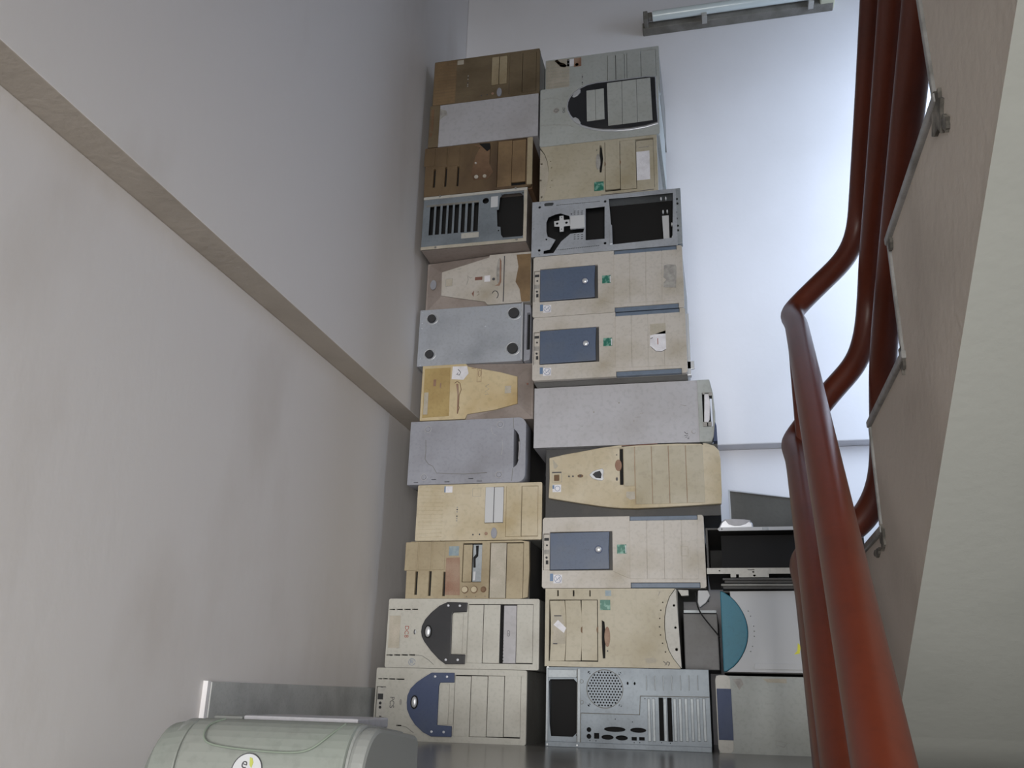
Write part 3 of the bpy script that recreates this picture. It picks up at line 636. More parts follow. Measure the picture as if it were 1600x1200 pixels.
# ---- cases with blue front door (three of them in the right stack)
def blue_door_case(label, x0, z0, W, H, y, patch):
    c = Case(label, x0, z0, W, H, y=y, shell='shell_grey')
    F = Face((72, 122), (1345, 20), (1362, 548), (65, 632), W, H)
    u0, v0, u1, v1 = F.rect(775, 50, 1308, 560)
    ga, gb = F(775, 300)[0], F(1308, 300)[0]; gt = 0.0125 * H / 0.17
    outline = [(0.003, 0), (ga, 0), (ga, gt), (gb, gt), (gb, 0), (W - .004, 0), (W, 0.004), (W, H - .005), (W - .004, H - .001), (gb, H - .001), (gb, H - gt), (ga, H - gt), (ga, H - .001), (0.004, H - .001), (0, H - .006), (0, 0.004)]
    door = F.R(130, 207, 636, 487); port = F.R(76, 240, 128, 502)
    bx = (770, 905, 1040, 1175, 1300)
    c.sheet('bezel', outline, [door, port], 0.0, 0.016, 'beige', 0.0008)
    c.plate('bezel_back', [(0.006, 0.006), (W - .006, 0.006), (W - .006, H - .006), (0.006, H - .006)], -0.009, 'shell_dark', 0.012)
    for zz in ((0.0008, gt - .0008), (H - gt + .0008, H - .0018)):
        c.plate('side_grip', [(ga + .0008, zz[0]), (gb - .0008, zz[0]), (gb - .0008, zz[1]), (ga + .0008, zz[1])], -0.002, 'blue_grip', 0.016)
    d = c.plate('front_door', F.P([(133, 236), (612, 193), (606, 330), (610, 462), (133, 500)]), 0.0015, 'blue_door', 0.004, 0.001)
    u, v = F(525, 328); k = W / 1277
    bm = bmesh.new(); prism(bm, ell(u, v, 31 * k, 31 * k, 28), -0.0022, 0); bm_obj('button_ring', bm, 'navy_trim', c.t)
    bm = bmesh.new(); bmesh.ops.create_uvsphere(bm, u_segments=24, v_segments=12, radius=1)
    for vt in bm.verts: vt.co = Vector((u + vt.co.x * 25 * k, -0.002 + vt.co.y * 0.004, v + vt.co.z * 25 * k))
    bm_obj('power_button', bm, 'chrome', c.t, 0, True)
    lettering('lettering', '- - - -', *F(420, 335), 0.008, 0, -0.0015, 'ink', c.t)
    c.plate('port_plate', F.R(79, 244, 126, 500), -0.003, 'beige', 0.006)
    c.sticker(F.R(84, 270, 122, 290), 'rubber', 'usb_socket', -0.0026); c.sticker(F.R(80, 355, 124, 388), 'grey_label', 'port_cover', -0.0026)
    c.sticker(F.C(105, 323, 8), 'rubber', 'audio_jack', -0.0026); c.sticker(F.C(102, 412, 9), 'rubber', 'audio_jack', -0.0026); c.sticker(F.R(96, 432, 116, 460), 'rubber', 'usb_socket', -0.0026)
    for a, b in zip(bx[:-1], bx[1:]): c.plate('drive_bay_cover', F.P([(a + 2.5, 104 - (a - 770) * 0.078), (b - 2.5, 104 - (b - 770) * 0.078), (b + 3, 521 - (b - 770) * 0.058), (a + 3, 521 - (a - 770) * 0.058)]), 0.0012, 'beige', 0.0, 0.0006)
    c.sticker(F.R(672, 280, 746, 346), 'green_sticker', label='small green foil sticker'); c.sticker(F.R(738, 286, 744, 340), 'white_paper', base=.0006)
    c.sticker(F.R(132, 525, 158, 578), 'blue_sticker'); c.line(F.C(196, 558, 29, 29, 24), 0.0006, 'ink_blue', 'round_logo', closed=True)
    c.sticker(F.R(160, 528, 230, 590), 'white_paper', base=-0.0004)
    c.line(F.P([(178, 545), (192, 570), (205, 540), (215, 572)]), 0.0006, 'ink_blue', 'round_logo'); c.line(F.P([(175, 575), (215, 545)]), 0.0006, 'ink_blue', 'round_logo')
    c.line(F.P([(640, 475), (700, 497), (766, 515)]), 0.0005, 'faded_label', 'crease')
    if patch == 'grey':
        c.sticker(F.P([(1195, 200), (1230, 192), (1290, 195), (1300, 215), (1294, 388), (1190, 385), (1192, 345), (1215, 320), (1190, 300)]), 'grey_label', 'label_residue', 0.0012, label='torn grey label')
    elif patch == 'paper':
        c.sticker(F.P([(1060, 260), (1185, 215), (1190, 365), (1150, 385), (1105, 380), (1058, 345)]), 'white_paper', base=0.0012, label='torn white paper label'); c.sticker(F.R(1060, 160, 1188, 245), 'faded_label', 'label_residue', 0.0012)
        c.line(F.P([(1062, 345), (1105, 382), (1150, 387), (1190, 366)]), 0.0006, 'ink', 'torn_edge', 0.0014); c.sticker(F.R(1120, 280, 1126, 330), 'ink_red', 'marking', .0018)
        c.line(F.P([(1062, 285), (1082, 275)]), 0.001, 'ink', 'torn_edge', 0.0014)
    else:
        c.line(F.P([(1170, 265), (1225, 262), (1228, 330), (1172, 333)]), 0.0005, 'faded_label', 'label_residue', 0.0014, closed=True)
    return c
G = 'old computer cases stacked on their sides'
blue_door_case('blue door beige tower with torn grey label, highest of the three', -0.443, 1.016, 0.382, 0.1725, 2.045, 'grey')
c = blue_door_case('blue door beige tower with torn white label, middle of the three', -0.441, 0.845, 0.381, 0.171, 2.045, 'paper')
bm = bmesh.new(); add_box(bm, c.W - 0.004, 0.03, 0.004, c.W + 0.008, 0.05, c.H - 0.004); add_box(bm, c.W - 0.004, 0.03, 0.020, c.W + 0.016, 0.036, 0.040)
bm_obj('side_panel_lip', bm, 'chrome', c.t, 0.001)
blue_door_case('blue door beige tower with no white label, lowest of the three', -0.420, 0.345, 0.380, 0.168, 2.10, 'none')

# ---- long grey case underside (right stack)
c = Case('long plain grey case panel with small vent at its right end', -0.447, 0.687, 0.446, 0.158, y=2.10, shell='painted_panel', sy=0.0, closed=True)
F = Face((75, 130), (1475, 60), (1505, 550), (70, 595), c.W, c.H)
c.shell.scale = (0.93, 1, 1)
xb = F(1362, 300)[0]
outl = [(xb + .0008, 0), (c.W - .012, 0.0), (c.W - .002, 0.02), (c.W, 0.07), (c.W - .003, 0.12), (c.W - .010, c.H - .001), (xb + .0008, c.H - .001)]
c.sheet('bezel', outl, [F.R(1396, 170, 1470, 435)], -0.001, 0.05, 'green_white', 0.0015)
c.plate('bezel_back', [(xb, .02), (c.W - .012, .02), (c.W - .012, c.H - .02), (xb, c.H - .02)], -0.01, 'inner_dark', 0.3)
c.plate('vent_label', F.P([(1408, 178), (1440, 178), (1452, 250), (1450, 380), (1440, 400), (1410, 400)]), -0.002, 'white_paper', 0.006)
for p in (((1396, 170), (1410, 185)), ((1440, 170), (1470, 195)), ((1402, 400), (1432, 435)), ((1440, 400), (1468, 432))):
    c.sticker(F.R(*p[0], *p[1]), 'worn_brown' if 0 else 'grey_label', 'vent_hatch', 0.001)
c.plate('corner_cap', F.P([(1490, 400), (1502, 430), (1512, 560), (1495, 590), (1480, 560)]), 0.003, 'navy_trim', 0.03)
c.plate('screw', F.C(1333, 473, 16), 0.0015, 'painted_panel'); c.line(F.C(1333, 473, 16), 0.0005, 'grey_label', 'screw_rim', closed=True)
c.line(F.P([(1260, 475), (1280, 492), (1288, 485)]), 0.0007, 'ink', 'scrawl'); c.line(F.P([(1262, 505), (1290, 500), (1270, 520), (1300, 515), (1285, 528), (1298, 528)]), 0.0007, 'ink', 'scrawl')
for p in ((755, 248, 6), (557, 320, 6), (872, 390, 6), (465, 430, 3)): c.sticker(F.C(*p), 'grey_label', 'speck')
for a, b in (((880, 362), (925, 357)), ((920, 332), (945, 328)), ((1230, 265), (1275, 272))): c.line([F(*a), F(*b)], 0.0005, 'grey_label', 'scratch')

# ---- black bodied case with golden curved bezel
c = Case('cream curved tower with black body and triangular chrome button', -0.418, 0.513, 0.420, 0.174, y=2.112, shell='shell_dark', sy=0.004, closed=True)
F = Face((150, 600), (1510, 585), (1518, 1125), (145, 1112), c.W, c.H)
bz = F.P([(190, 680), (320, 655), (450, 637), (600, 613), (750, 596), (900, 585), (1050, 580), (1200, 580), (1330, 587), (1420, 597), (1480, 618), (1515, 655), (1524, 720), (1524, 980), (1518, 1050), (1300, 1058), (1100, 1064), (870, 1068), (750, 1062), (600, 1045), (430, 1017), (300, 995), (185, 975), (193, 830)])
fs = F.R(752, 622, 780, 893); usb = F.R(228, 805, 270, 850)
c.sheet('bezel', bz, [fs, usb], -0.014, 0.004, 'cream', 0.002)
c.plate('slot_back', F.R(740, 610, 790, 900), 0.006, 'inner_dark', 0.003); c.plate('slot_back', F.R(222, 800, 276, 855), 0.006, 'dirty_brown', 0.003)
B = 0.014
c.line(F.P([(770, 606), (900, 598), (1050, 594), (1200, 592), (1380, 598), (1398, 606)]), 0.0014, 'inner_dark', 'panel_gap', B); c.line(F.P([(770, 604), (1050, 592)]), 0.0009, 'brown_sticker', 'panel_gap', B + .001)
c.plate('floppy_bay_cover', F.R(785, 616, 866, 905), B + .001, 'olive_beige', 0)
for a, b in ((873, 999), (1003, 1130), (1134, 1261), (1265, 1396)): c.plate('drive_bay_cover', F.R(a + 1, 610, b, 1040), B + .001, 'olive_beige', -0.006)
for xx in (870, 1001, 1132, 1263): c.sticker(F.R(xx - 1.5, 612, xx + 1.5, 1040), 'worn_brown', 'panel_gap', B)
c.plate('eject_lens', F.C(742, 748, 26, 46), B + .001, 'worn_brown', 0); c.sticker(F.C(730, 670, 5), 'ink', 'indicator_lamp', B); c.sticker(F.C(729, 850, 8, 14), 'ink', 'indicator_lamp', B)
tri = F.P([(512, 815), (540, 790), (580, 777), (618, 770), (628, 785), (622, 820), (628, 850), (610, 860), (570, 855), (535, 842)])
c.plate('power_button_frame', tri, B + .004, 'chrome', 0, 0.0015); c.plate('power_button', F.P([(540, 815), (560, 798), (598, 788), (612, 815), (605, 845), (565, 840)]), B + .006, 'black_plastic', 0, 0.001)
for xx in (350, 382): c.sticker(F.C(xx, 821, 7), 'ink', 'indicator_lamp', B)
c.sticker(F.C(441, 820, 23, 13), 'dirty_brown', 'reset_button', B); c.sticker(F.C(441, 820, 8, 6), 'ink', 'reset_button', B + .0006)
c.line(F.R(215, 795, 290, 860), 0.001, 'faded_label', 'usb_frame', B, closed=True); c.sticker(F.R(214, 785, 290, 793), 'ink', 'marking', B)
c.sticker(F.R(218, 880, 286, 934), 'white_paper', base=B); c.sticker(F.R(218, 884, 232, 910), 'blue_sticker', base=B + .0005); c.line(F.C(258, 908, 20), 0.0006, 'ink_blue', 'round_logo', B + .0006, closed=True)
c.sticker(F.P([(218, 690), (262, 740), (245, 762), (228, 760)]), 'faded_label', 'smudge', B)
c.sticker(F.P([(800, 945), (865, 945), (868, 1000), (830, 1005), (800, 985)]), 'faded_label', 'label_residue', B)

# ---- fronts with a bowed intake and lens-shaped floppy slot
def bowed_case(label, x0, z0, W, H, y, kind):
    m = 'olive_beige'
    c = Case(label, x0, z0, W, H, y=y, shell='shell_grey', sy=0.016)
    if kind == 'low':
        F = Face((50, 572), (985, 580), (985, 1135), (45, 1110), W, H)
        cut = F.P([(966, 580), (925, 640), (900, 710), (888, 780), (885, 850), (890, 930), (908, 1010), (940, 1070), (984, 1128)])
        outline = [(0, 0), (W - 0.0, 0)] + cut[::-1] + [(F(966, 580)[0], H - .001), (0, H - .001)]
        bay = F.R(75, 655, 425, 1080); fs = F.P([(452, 800), (472, 812), (478, 900), (474, 1062), (456, 1062), (450, 950)])
        dots = [(880, 680), (865, 735), (856, 792), (853, 850), (858, 906), (870, 963), (888, 1022)]
        sl = [F.R(134, 587, 146, 630), F.R(247, 588, 260, 632), F.R(366, 590, 376, 634)]
    else:
        F = Face((140, 185), (1222, 65), (1240, 578), (140, 670), W, H)
        cut = F.P([(142, 190), (185, 245), (212, 310), (228, 400), (222, 480), (205, 570), (180, 660)])
        outline = [(F(180, 660)[0], 0), (W, 0), (W, H - .001), (0, H - .001)] + cut
        bay = F.R(752, 118, 1200, 570); fs = F.P([(702, 165), (720, 170), (728, 230), (736, 290), (730, 350), (722, 415), (705, 415), (700, 330)])
        dots = [(253, 370), (258, 485), (245, 545), (243, 315)]; sl = []
    c.sheet('bezel', outline, [bay, fs] + [F.C(x, y_, 5, 5, 8) for x, y_ in dots] + sl, 0.0, 0.018, m, 0.0015)
    c.plate('bezel_back', [(0.03, .006), (W - .03, .006), (W - .03, H - .006), (0.03, H - .006)], -0.012, 'inner_dark', 0.016)
    if kind == 'low':
        arc = cut + [(W, H - .001), (F(966, 580)[0], H - .001)] if 0 else [(W + .0025, 0.001)] + [(p[0] + .001, p[1]) for p in cut[::-1]] + [(W - .004, H - .002)]
        c.sheet('intake_grille', arc, [F.C(955, 700, 8, 8, 10), F.C(960, 855, 8, 8, 10), F.C(963, 1005, 10, 10, 10)], 0.006, 0.018, 'beige_grey', 0.001)
        bx = (78, 190, 305, 422)
        for i, (a, b) in enumerate(zip(bx[:-1], bx[1:])):
            c.plate('drive_bay_cover', F.P([(a + 2, 660), (b - 2, 660), (b + 6, 760), (b + 8, 870), (b + 4, 980), (b - 3, 1076), (a + 2, 1076), (a + 7, 980), (a + 10, 870), (a + 8, 760)]) if i < 2 else F.R(a + 4, 660, b - 2, 1076), 0.0005 if i else -0.002, m, 0.006)
        for xx in (312, 424): c.sticker(F.P([(xx + 3, 842), (xx - 6, 850), (xx - 9, 866), (xx - 6, 882), (xx + 3, 890)]), 'dirty_brown', 'finger_notch', .0006)
        c.sticker(F.P([(115, 765), (170, 765), (180, 800), (195, 960), (100, 962), (108, 880), (95, 850)]), 'faded_label', 'label_residue', -0.002)
        c.sticker(F.P([(140, 795), (200, 852), (182, 886), (108, 828)]), 'white_paper', 'paper_tag', -0.0015, label='loose white paper tag')
        c.sticker(F.R(112, 763, 165, 770), 'ink', 'torn_edge', -0.0014); c.sticker(F.R(105, 955, 135, 962), 'ink', 'torn_edge', -0.0014)
        c.sticker(F.R(480, 592, 522, 632), 'slate_sticker'); c.sticker(F.R(443, 660, 513, 729), 'green_sticker', label='square green foil sticker'); c.line(F.R(443, 660, 513, 729), 0.0006, 'green_sticker', 'sticker_outline', closed=True)
        c.plate('eject_lens', F.C(490, 915, 20, 68), 0.0015, 'worn_brown'); c.sticker(F.C(491, 1012, 5), 'ink', 'indicator_lamp')
        c.line(F.P([(872, 1085), (895, 1105), (880, 1112), (900, 1088), (915, 1095), (905, 1115)]), 0.0008, 'ink', 'scrawl')
        c.sticker(F.P([(745, 1065), (800, 1060), (830, 1075), (815, 1095), (760, 1098)]), 'faded_label', 'smudge')
        c.line(F.P([(865, 600), (850, 635)]), 0.0006, 'grey_label', 'scratch')
    else:
        arc = [(0.0, 0.002)] + [(p[0] - .001, p[1]) for p in F.P([(180, 655), (205, 570), (222, 480), (228, 400), (212, 310), (185, 245), (150, 205)])] + [(0.0, H - .008)]
        c.sheet('intake_grille', arc, [F.C(155, 330, 11, 11, 10), F.C(150, 475, 10, 10, 10), F.C(160, 622, 10, 12, 10)], 0.005, 0.018, 'faded_label', 0.001)
        bx = (754, 893, 1040, 1200)
        for i, (a, b) in enumerate(zip(bx[:-1], bx[1:])): c.plate('drive_bay_cover', F.R(a + 2, 122, b - 2, 566), 0.0005, m, 0.006)
        for xx, yy in ((752, 340), (892, 325)): c.sticker(F.P([(xx - 2, yy - 22), (xx + 8, yy - 10), (xx + 9, yy + 8), (xx - 2, yy + 22)]), 'dirty_brown', 'finger_notch', .0006)
        c.sticker(F.R(1044, 225, 1163, 487), 'white_paper', label='white paper label'); c.sticker(F.R(1060, 185, 1155, 190), 'grey_label', 'marking', .0005)
        c.plate('eject_lens', F.C(690, 320, 22, 85), 0.0012, 'grey_label')
        c.sticker(F.R(656, 500, 744, 580), 'green_sticker', label='square green foil sticker'); c.sticker(F.C(676, 213, 5), 'ink', 'indicator_lamp')
        c.line([F(720, 618), F(960, 598), F(1200, 572)], 0.0011, 'ink', 'panel_gap', -0.0005)
    return c
bowed_case('beige bowed tower with loose white tag, resting on the steel case back', -0.411, 0.170, 0.306, 0.175, 2.10, 'low')
bowed_case('beige bowed tower with white paper label, third from the top, right stack', -0.431, 1.353, 0.316, 0.170, 2.045, 'high')

# ---- bare metal front frame (skeleton) in the right stack
c = Case('bare metal case frame with two big dark openings, above the blue door towers', -0.449, 1.1885, 0.378, 0.1645, y=2.045, shell='steel', sy=0.002)
F = Face((75, 690), (1385, 567), (1410, 1110), (60, 1170), c.W, c.H)
hs = [F.P([(785, 662), (1362, 612), (1362, 1040), (1270, 1050), (822, 1083)]), F.P([(572, 748), (748, 732), (748, 1028), (572, 1037)]),
      F.P([(205, 870), (225, 825), (290, 800), (340, 790), (420, 815), (432, 880), (436, 935), (560, 930), (550, 965), (430, 975), (345, 1040), (270, 1140), (175, 1145), (178, 1118), (235, 1108), (290, 1025), (215, 995), (205, 950)]),
      F.P([(185, 705), (200, 697), (270, 693), (276, 708), (262, 722), (190, 726)])]
for i in range(24): hs.append(F.R(300 + i * 17, 712 - i * 1.4, 309 + i * 17, 720 - i * 1.4)); hs.append(F.R(297 + i * 17, 1110 - i * 1.2, 306 + i * 17, 1118 - i * 1.2))
for p, r in (((143, 736), 13), ((752, 686), 13), ((136, 1113), 13), ((752, 1068), 13), ((147, 700), 5), ((135, 1150), 5), ((204, 1020), 9), ((440, 797), 7), ((85, 925), 6)): hs.append(F.C(p[0], p[1], r, r, 10))
for xx in (470, 504, 538):
    for q in range(3): hs.append(F.R(xx - 9, 768 + q * 14, xx + 8, 775 + q * 14)); hs.append(F.R(xx - 9, 980 + q * 18, xx + 8, 988 + q * 18))
c.sheet('front_frame', c.full(), hs, 0.0, 0.002, 'steel_bright')
c.plate('bezel_back', [(0.006, .006), (c.W - .012, .006), (c.W - .012, c.H - .006), (0.006, c.H - .006)], -0.05, 'inner_dark', 0.052)
c.sheet('cross_bracket', F.P([(280, 865), (330, 858), (330, 820), (368, 815), (370, 855), (425, 850), (430, 905), (370, 910), (368, 955), (332, 958), (330, 912), (282, 910)]), [F.C(308, 884, 13, 13, 10), F.C(395, 878, 13, 13, 10), F.C(350, 830, 6, 6, 8), F.C(349, 935, 6, 6, 8)], -0.002, 0.0, 'white_plastic', 0)
c.plate('square_bracket', F.P([(430, 820), (562, 812), (566, 925), (430, 936)]), 0.003, 'white_plastic')
c.plate('inner_bracket', F.P([(1265, 820), (1325, 815), (1335, 1052), (1282, 1056)]), -0.006, 'white_plastic', 0.012)
for p in ((1275, 785), (1312, 782), (1255, 660), (1298, 657), (1355, 905), (1362, 1030)): c.plate('inner_clip', F.C(p[0], p[1], 7, 18, 8), -0.003, 'white_plastic', 0.01)
c.plate('front_flange', [(c.W - .001, 0.004), (c.W + .012, 0.004), (c.W + .012, c.H + .0), (c.W - .001, c.H)], -0.001, 'steel', 0.02)
for p in ((1390, 672), (1395, 716), (1400, 928), (1402, 972), (1384, 800), (1388, 860)): c.sticker(F.C(p[0] + 8, p[1], 10, 12, 6), 'inner_dark', 'flange_hole', -0.001)
c.plate('opening_lip', F.P([(790, 908), (815, 905), (822, 1080), (795, 1084)]), 0.002, 'steel_bright')

# ---- oval black front (right stack, second from top)
c = Case('pale tower with large black bullet shaped front panel, right stack', -0.432, 1.523, 0.326, 0.188, y=2.045, shell='green_white', sy=0.012)
F = Face((100, 560), (1382, 395), (1400, 1030), (105, 1172), c.W, c.H)
blk = F.P([(405, 745), (410, 700), (428, 655), (470, 600), (540, 548), (620, 508), (720, 470), (850, 435), (980, 415), (1130, 404), (1260, 403), (1360, 415), (1366, 600), (1376, 780), (1386, 925), (1250, 965), (1100, 990), (950, 1002), (800, 1000), (680, 985), (570, 955), (490, 905), (440, 845), (412, 790)])
cz0 = sum(p[1] for p in blk) / len(blk)
c.sheet('bezel', c.rrect(0.005), [], 0.0, 0.014, 'green_white', 0.0015)
c.plate('chrome_rim', [(p[0] if p[0] > c.W * .9 else p[0] - .002, cz0 + (p[1] - cz0) * 1.02) for p in blk], 0.003, 'silver_plastic', 0.002, 0.002)
cx = sum(p[0] for p in blk) / len(blk); cz = sum(p[1] for p in blk) / len(blk)
c.plate('black_panel', [(cx + (p[0] - cx) * 0.985, cz + (p[1] - cz) * 0.955) for p in blk], 0.0045, 'black_plastic', 0.0, 0.001)
c.plate('floppy_bay_cover', F.P([(615, 583), (710, 570), (720, 900), (625, 912)]), 0.0065, 'green_white', 0, 0.0006); c.plate('floppy_bay_cover', F.P([(712, 570), (804, 556), (816, 886), (722, 900)]), 0.0065, 'green_white', 0, 0.0006)
for (a, at, b, bt, a2, ab, b2, bb) in ((838, 500, 998, 478, 856, 958, 1005, 940), (1001, 478, 1152, 458, 1008, 940, 1166, 920), (1155, 458, 1302, 440, 1169, 919, 1326, 898)):
    c.plate('drive_bay_cover', F.P([(a, at), (b, bt), (b2, bb), (a2, ab)]), 0.0065, 'green_white', 0, 0.0006)
c.plate('chrome_button', F.P([(460, 650), (480, 605), (520, 575), (550, 570), (550, 600), (520, 635), (480, 655)]), 0.0075, 'chrome', 0, 0.001)
c.plate('chrome_button', F.P([(468, 880), (500, 870), (535, 890), (556, 925), (550, 945), (510, 930), (480, 905)]), 0.0075, 'chrome', 0, 0.001)
c.sticker(F.C(282, 785, 36, 34), 'grey_label', 'round_logo'); c.line(F.C(282, 785, 22, 20), 0.0008, 'ink', 'round_logo', closed=True)
lettering('lettering', 'ZKS', *F(365, 778), 0.010, -math.pi / 2, 0, 'ink', c.t)
c.line([F(110, 945), F(260, 935), F(420, 940), F(480, 960)], 0.0005, 'grey_label', 'moulded_line'); c.line([F(120, 670), F(200, 655), F(300, 655)], 0.0005, 'grey_label', 'scratch')

# ---- steel case back with fan grille (bottom of the right stack)
c = Case('grey steel case back with round fan grille, bottom of the right stack', -0.4065, 0.0, 0.362, 0.1695, y=2.10, shell='steel_blue', sy=0.002)
F = Face((75, 68), (1472, 98), (1500, 805), (70, 750), c.W, c.H)
k = c.W / 1410
hs = [F.P([(97, 200), (110, 180), (320, 180), (346, 208), (346, 640), (312, 672), (118, 665), (104, 560)])]
fu, fv = F(592, 265)
row = 0; stp = 26 * k
for i in range(-6, 7):
    for j in range(-7, 8):
        x = (j + (0.5 if i % 2 else 0)) * stp; z = i * stp * 0.87
        if math.hypot(x, z) < 148 * k: hs.append(ell(fu + x, fv + z, 8.5 * k, 8.5 * k, 6, math.pi / 6))
for p, q in (((448, 115), (462, 135)), ((732, 122), (714, 143)), ((448, 410), (464, 395)), ((738, 418), (714, 402))): hs.append(F.C(*p, 9, 9, 8)); hs.append(F.C(*q, 8, 8, 8))
hs += [F.C(790, 218, 8, 13, 8), F.C(850, 220, 8, 13, 8), F.C(348, 162, 9, 9, 8), F.C(347, 658, 9, 9, 8)]
io = [F.C(453, 612, 20), F.C(453, 668, 20), F.R(498, 640, 543, 688), F.C(678, 610, 92, 21), F.C(880, 618, 68, 20), F.C(615, 676, 52, 20), F.C(738, 682, 52, 20), F.R(823, 675, 868, 704), F.R(888, 676, 935, 704)]
hs += io + [F.R(1058, 342, 1096, 708), F.R(1130, 344, 1168, 714)]
hs += [F.C(x, y_, 5, 5, 6) for x, y_ in ((682, 524), (830, 548), (515, 706), (462, 704), (845, 722), (893, 722), (962, 358), (937, 350), (1078, 722), (1152, 727))]
c.sheet('rear_panel', c.full(), hs, 0.0, 0.0015, 'steel_blue')
c.plate('bezel_back', [(0.006, .006), (c.W - .006, .006), (c.W - .006, c.H - .006), (0.006, c.H - .006)], -0.03, 'inner_dark', 0.034)
c.sheet('raised_panel', F.P([(375, 85), (1472, 105), (1480, 335), (897, 325), (893, 485), (382, 468)]), [ell(fu, fv, 158 * k, 158 * k, 40), F.C(790, 218, 9, 14, 8), F.C(850, 220, 9, 14, 8)] + [F.C(*p, 13, 13, 8) for p in ((455, 125), (723, 132), (456, 403), (726, 410))], -0.003, -0.0002, 'steel_blue', 0.0006)
for i in range(7): c.plate('embossed_vent', F.R(947 + i * 72, 152, 957 + i * 72, 280), 0.0042, 'steel', 0, 0.001)
for i, xx in enumerate((975, 1015, 1112, 1195, 1240, 1290, 1340, 1390, 1440)): c.plate('slot_cover', F.R(xx - 14, 350, xx + 12, 712), 0.0022, 'steel', 0, 0.001)
c.plate('edge_flange', [(0, 0), (c.W, 0), (c.W, 0.011), (0, 0.011)], 0.004, 'steel_blue', 0.001)
c.plate('edge_flange', [(0, 0.011), (0.005, 0.011), (0.005, c.H - .001), (0, c.H - .001)], 0.003, 'steel', 0.001)
for pl in (F.P([(380, 745), (383, 472), (893, 487), (898, 328), (1480, 338)]), F.P([(352, 90), (350, 745)]), F.P([(104, 735), (345, 742), (1490, 790)])): c.line(pl, 0.0009, 'shell_grey', 'panel_seam', 0.003)
c.line(ell(fu, fv, 158 * k, 158 * k, 40), 0.0008, 'shell_grey', 'fan_rim', 0.003, closed=True)
c.plate('psu_flange', F.P([(350, 90), (378, 90), (378, 740), (350, 735)]), 0.002, 'steel', 0); c.plate('psu_flange', F.P([(80, 95), (345, 100), (345, 165), (90, 165)]), 0.0015, 'steel', 0)
for p in ((92, 75), (88, 733), (352, 742)): c.plate('screw', F.C(p[0], p[1], 9, 9, 12), 0.006, 'chrome')
for p in ((390, 200), (392, 380)): c.line(F.C(p[0], p[1], 15), 0.0005, 'shell_grey', 'stamped_mark', 0.003, closed=True)

# ------------------------------------------------------------------ third column, partly behind the railing
G3 = None
c = Case('grey case panel with dark blue strip, on the floor by the railing', -0.031, 0.0, 0.28, 0.159, y=2.10, shell='green_white', sy=0.0, closed=True, ins=0.002)
c.sheet('bezel', c.rrect(0.010, 0, 0, 0.032, c.H - .001), [], -0.001, 0.03, 'beige_grey', 0.002)
c.plate('blue_strip', [(0.002, 0.026), (0.0325, 0.026), (0.0325, 0.130), (0.002, 0.130)], 0.002, 'navy_trim', 0.001)
c.sticker([(0.036, 0.150), (0.055, 0.152), (0.060, 0.140), (0.050, 0.128), (0.044, 0.14)], 'grey_label', 'smudge'); c.sticker([(0.10, 0.152), (0.15, 0.153), (0.15, 0.144), (0.11, 0.145)], 'faded_label', 'smudge')
c.line([(0.118, 0.02), (0.135, 0.016), (0.142, 0.024), (0.12, 0.028)], 0.0005, 'grey_label', 'smudge', closed=True)

c = Case('white tower with curved teal end piece, partly behind the railing', -0.012, 0.1635, 0.27, 0.178, y=2.10, shell='shell_dark', sy=0.014)
arc = [(0.009 + 0.0, c.H - .002)] + [(0.062 - 0.000 - (0.053) * ((2 * i / 16 - 1) ** 2), c.H - .004 - (c.H - .006) * i / 16) for i in range(17)] 
zz = [c.H - .004 - (c.H - .006) * i / 16 for i in range(17)]
bul = [0.006 + 0.050 * (1 - (2 * i / 16 - 1) ** 2) ** 0.8 for i in range(17)]
pts = list(zip(bul, zz))
front = [(c.W, 0.002), (c.W, c.H - .006)] + [(x + .0012, z) for x, z in pts]
front = [(c.W, 0.002), (c.W, c.H - .002)] + [(max(x + .0012, 0.022) if i in (0,) else x + .0012, z) for i, (x, z) in enumerate(pts)]
dots = [ell(x + 0.014, z, 0.0011, 0.0011, 8) for x, z in [pts[i] for i in (4, 5, 7, 8, 9, 11, 12)]]
c.sheet('bezel', front, dots, 0.0, 0.016, 'white_plastic', 0.001)
c.plate('bezel_back', [(0.06, .006), (c.W - .006, .006), (c.W - .006, c.H - .006), (0.06, c.H - .006)], -0.010, 'inner_dark', 0.014)
teal = [(0.001, c.H - .004), (0.0, 0.002)] + [(x, z) for x, z in pts[::-1]]
c.plate('teal_end_piece', teal, 0.004, 'teal_plastic', 0.05, 0.002)
c.sticker([(0.150, 0.040), (0.162, 0.042), (0.166, 0.058), (0.160, 0.064), (0.158, 0.048)], 'yellow_sticker', label='bright yellow sticker')
c.plate('base_strip', [(0.064, 0.008), (0.20, 0.008), (0.20, 0.021), (0.068, 0.021)], 0.002, 'white_plastic')

# thin dark drive trays between
for i, (x0, z0, m) in enumerate(((-0.004, 0.3418, 'shell_grey'), (0.0, 0.3545, 'shell_dark'))):
    t = thing('drive_tray', ('thin dark metal tray lying directly on the teal ended tower', 'thin black tray directly under the open chassis')[i], 'tray', (x0, 2.09, z0), 'trays between the third-column cases')
    bm = bmesh.new(); add_box(bm, 0, 0, 0, 0.24, 0.25, 0.006); bm_obj('tray_body', bm, 'shell_dark', t, 0.001)
    bm = bmesh.new(); add_box(bm, -0.004, -0.004, 0.006, 0.24, 0.03, 0.011); bm_obj('tray_lip', bm, m, t, 0.001)
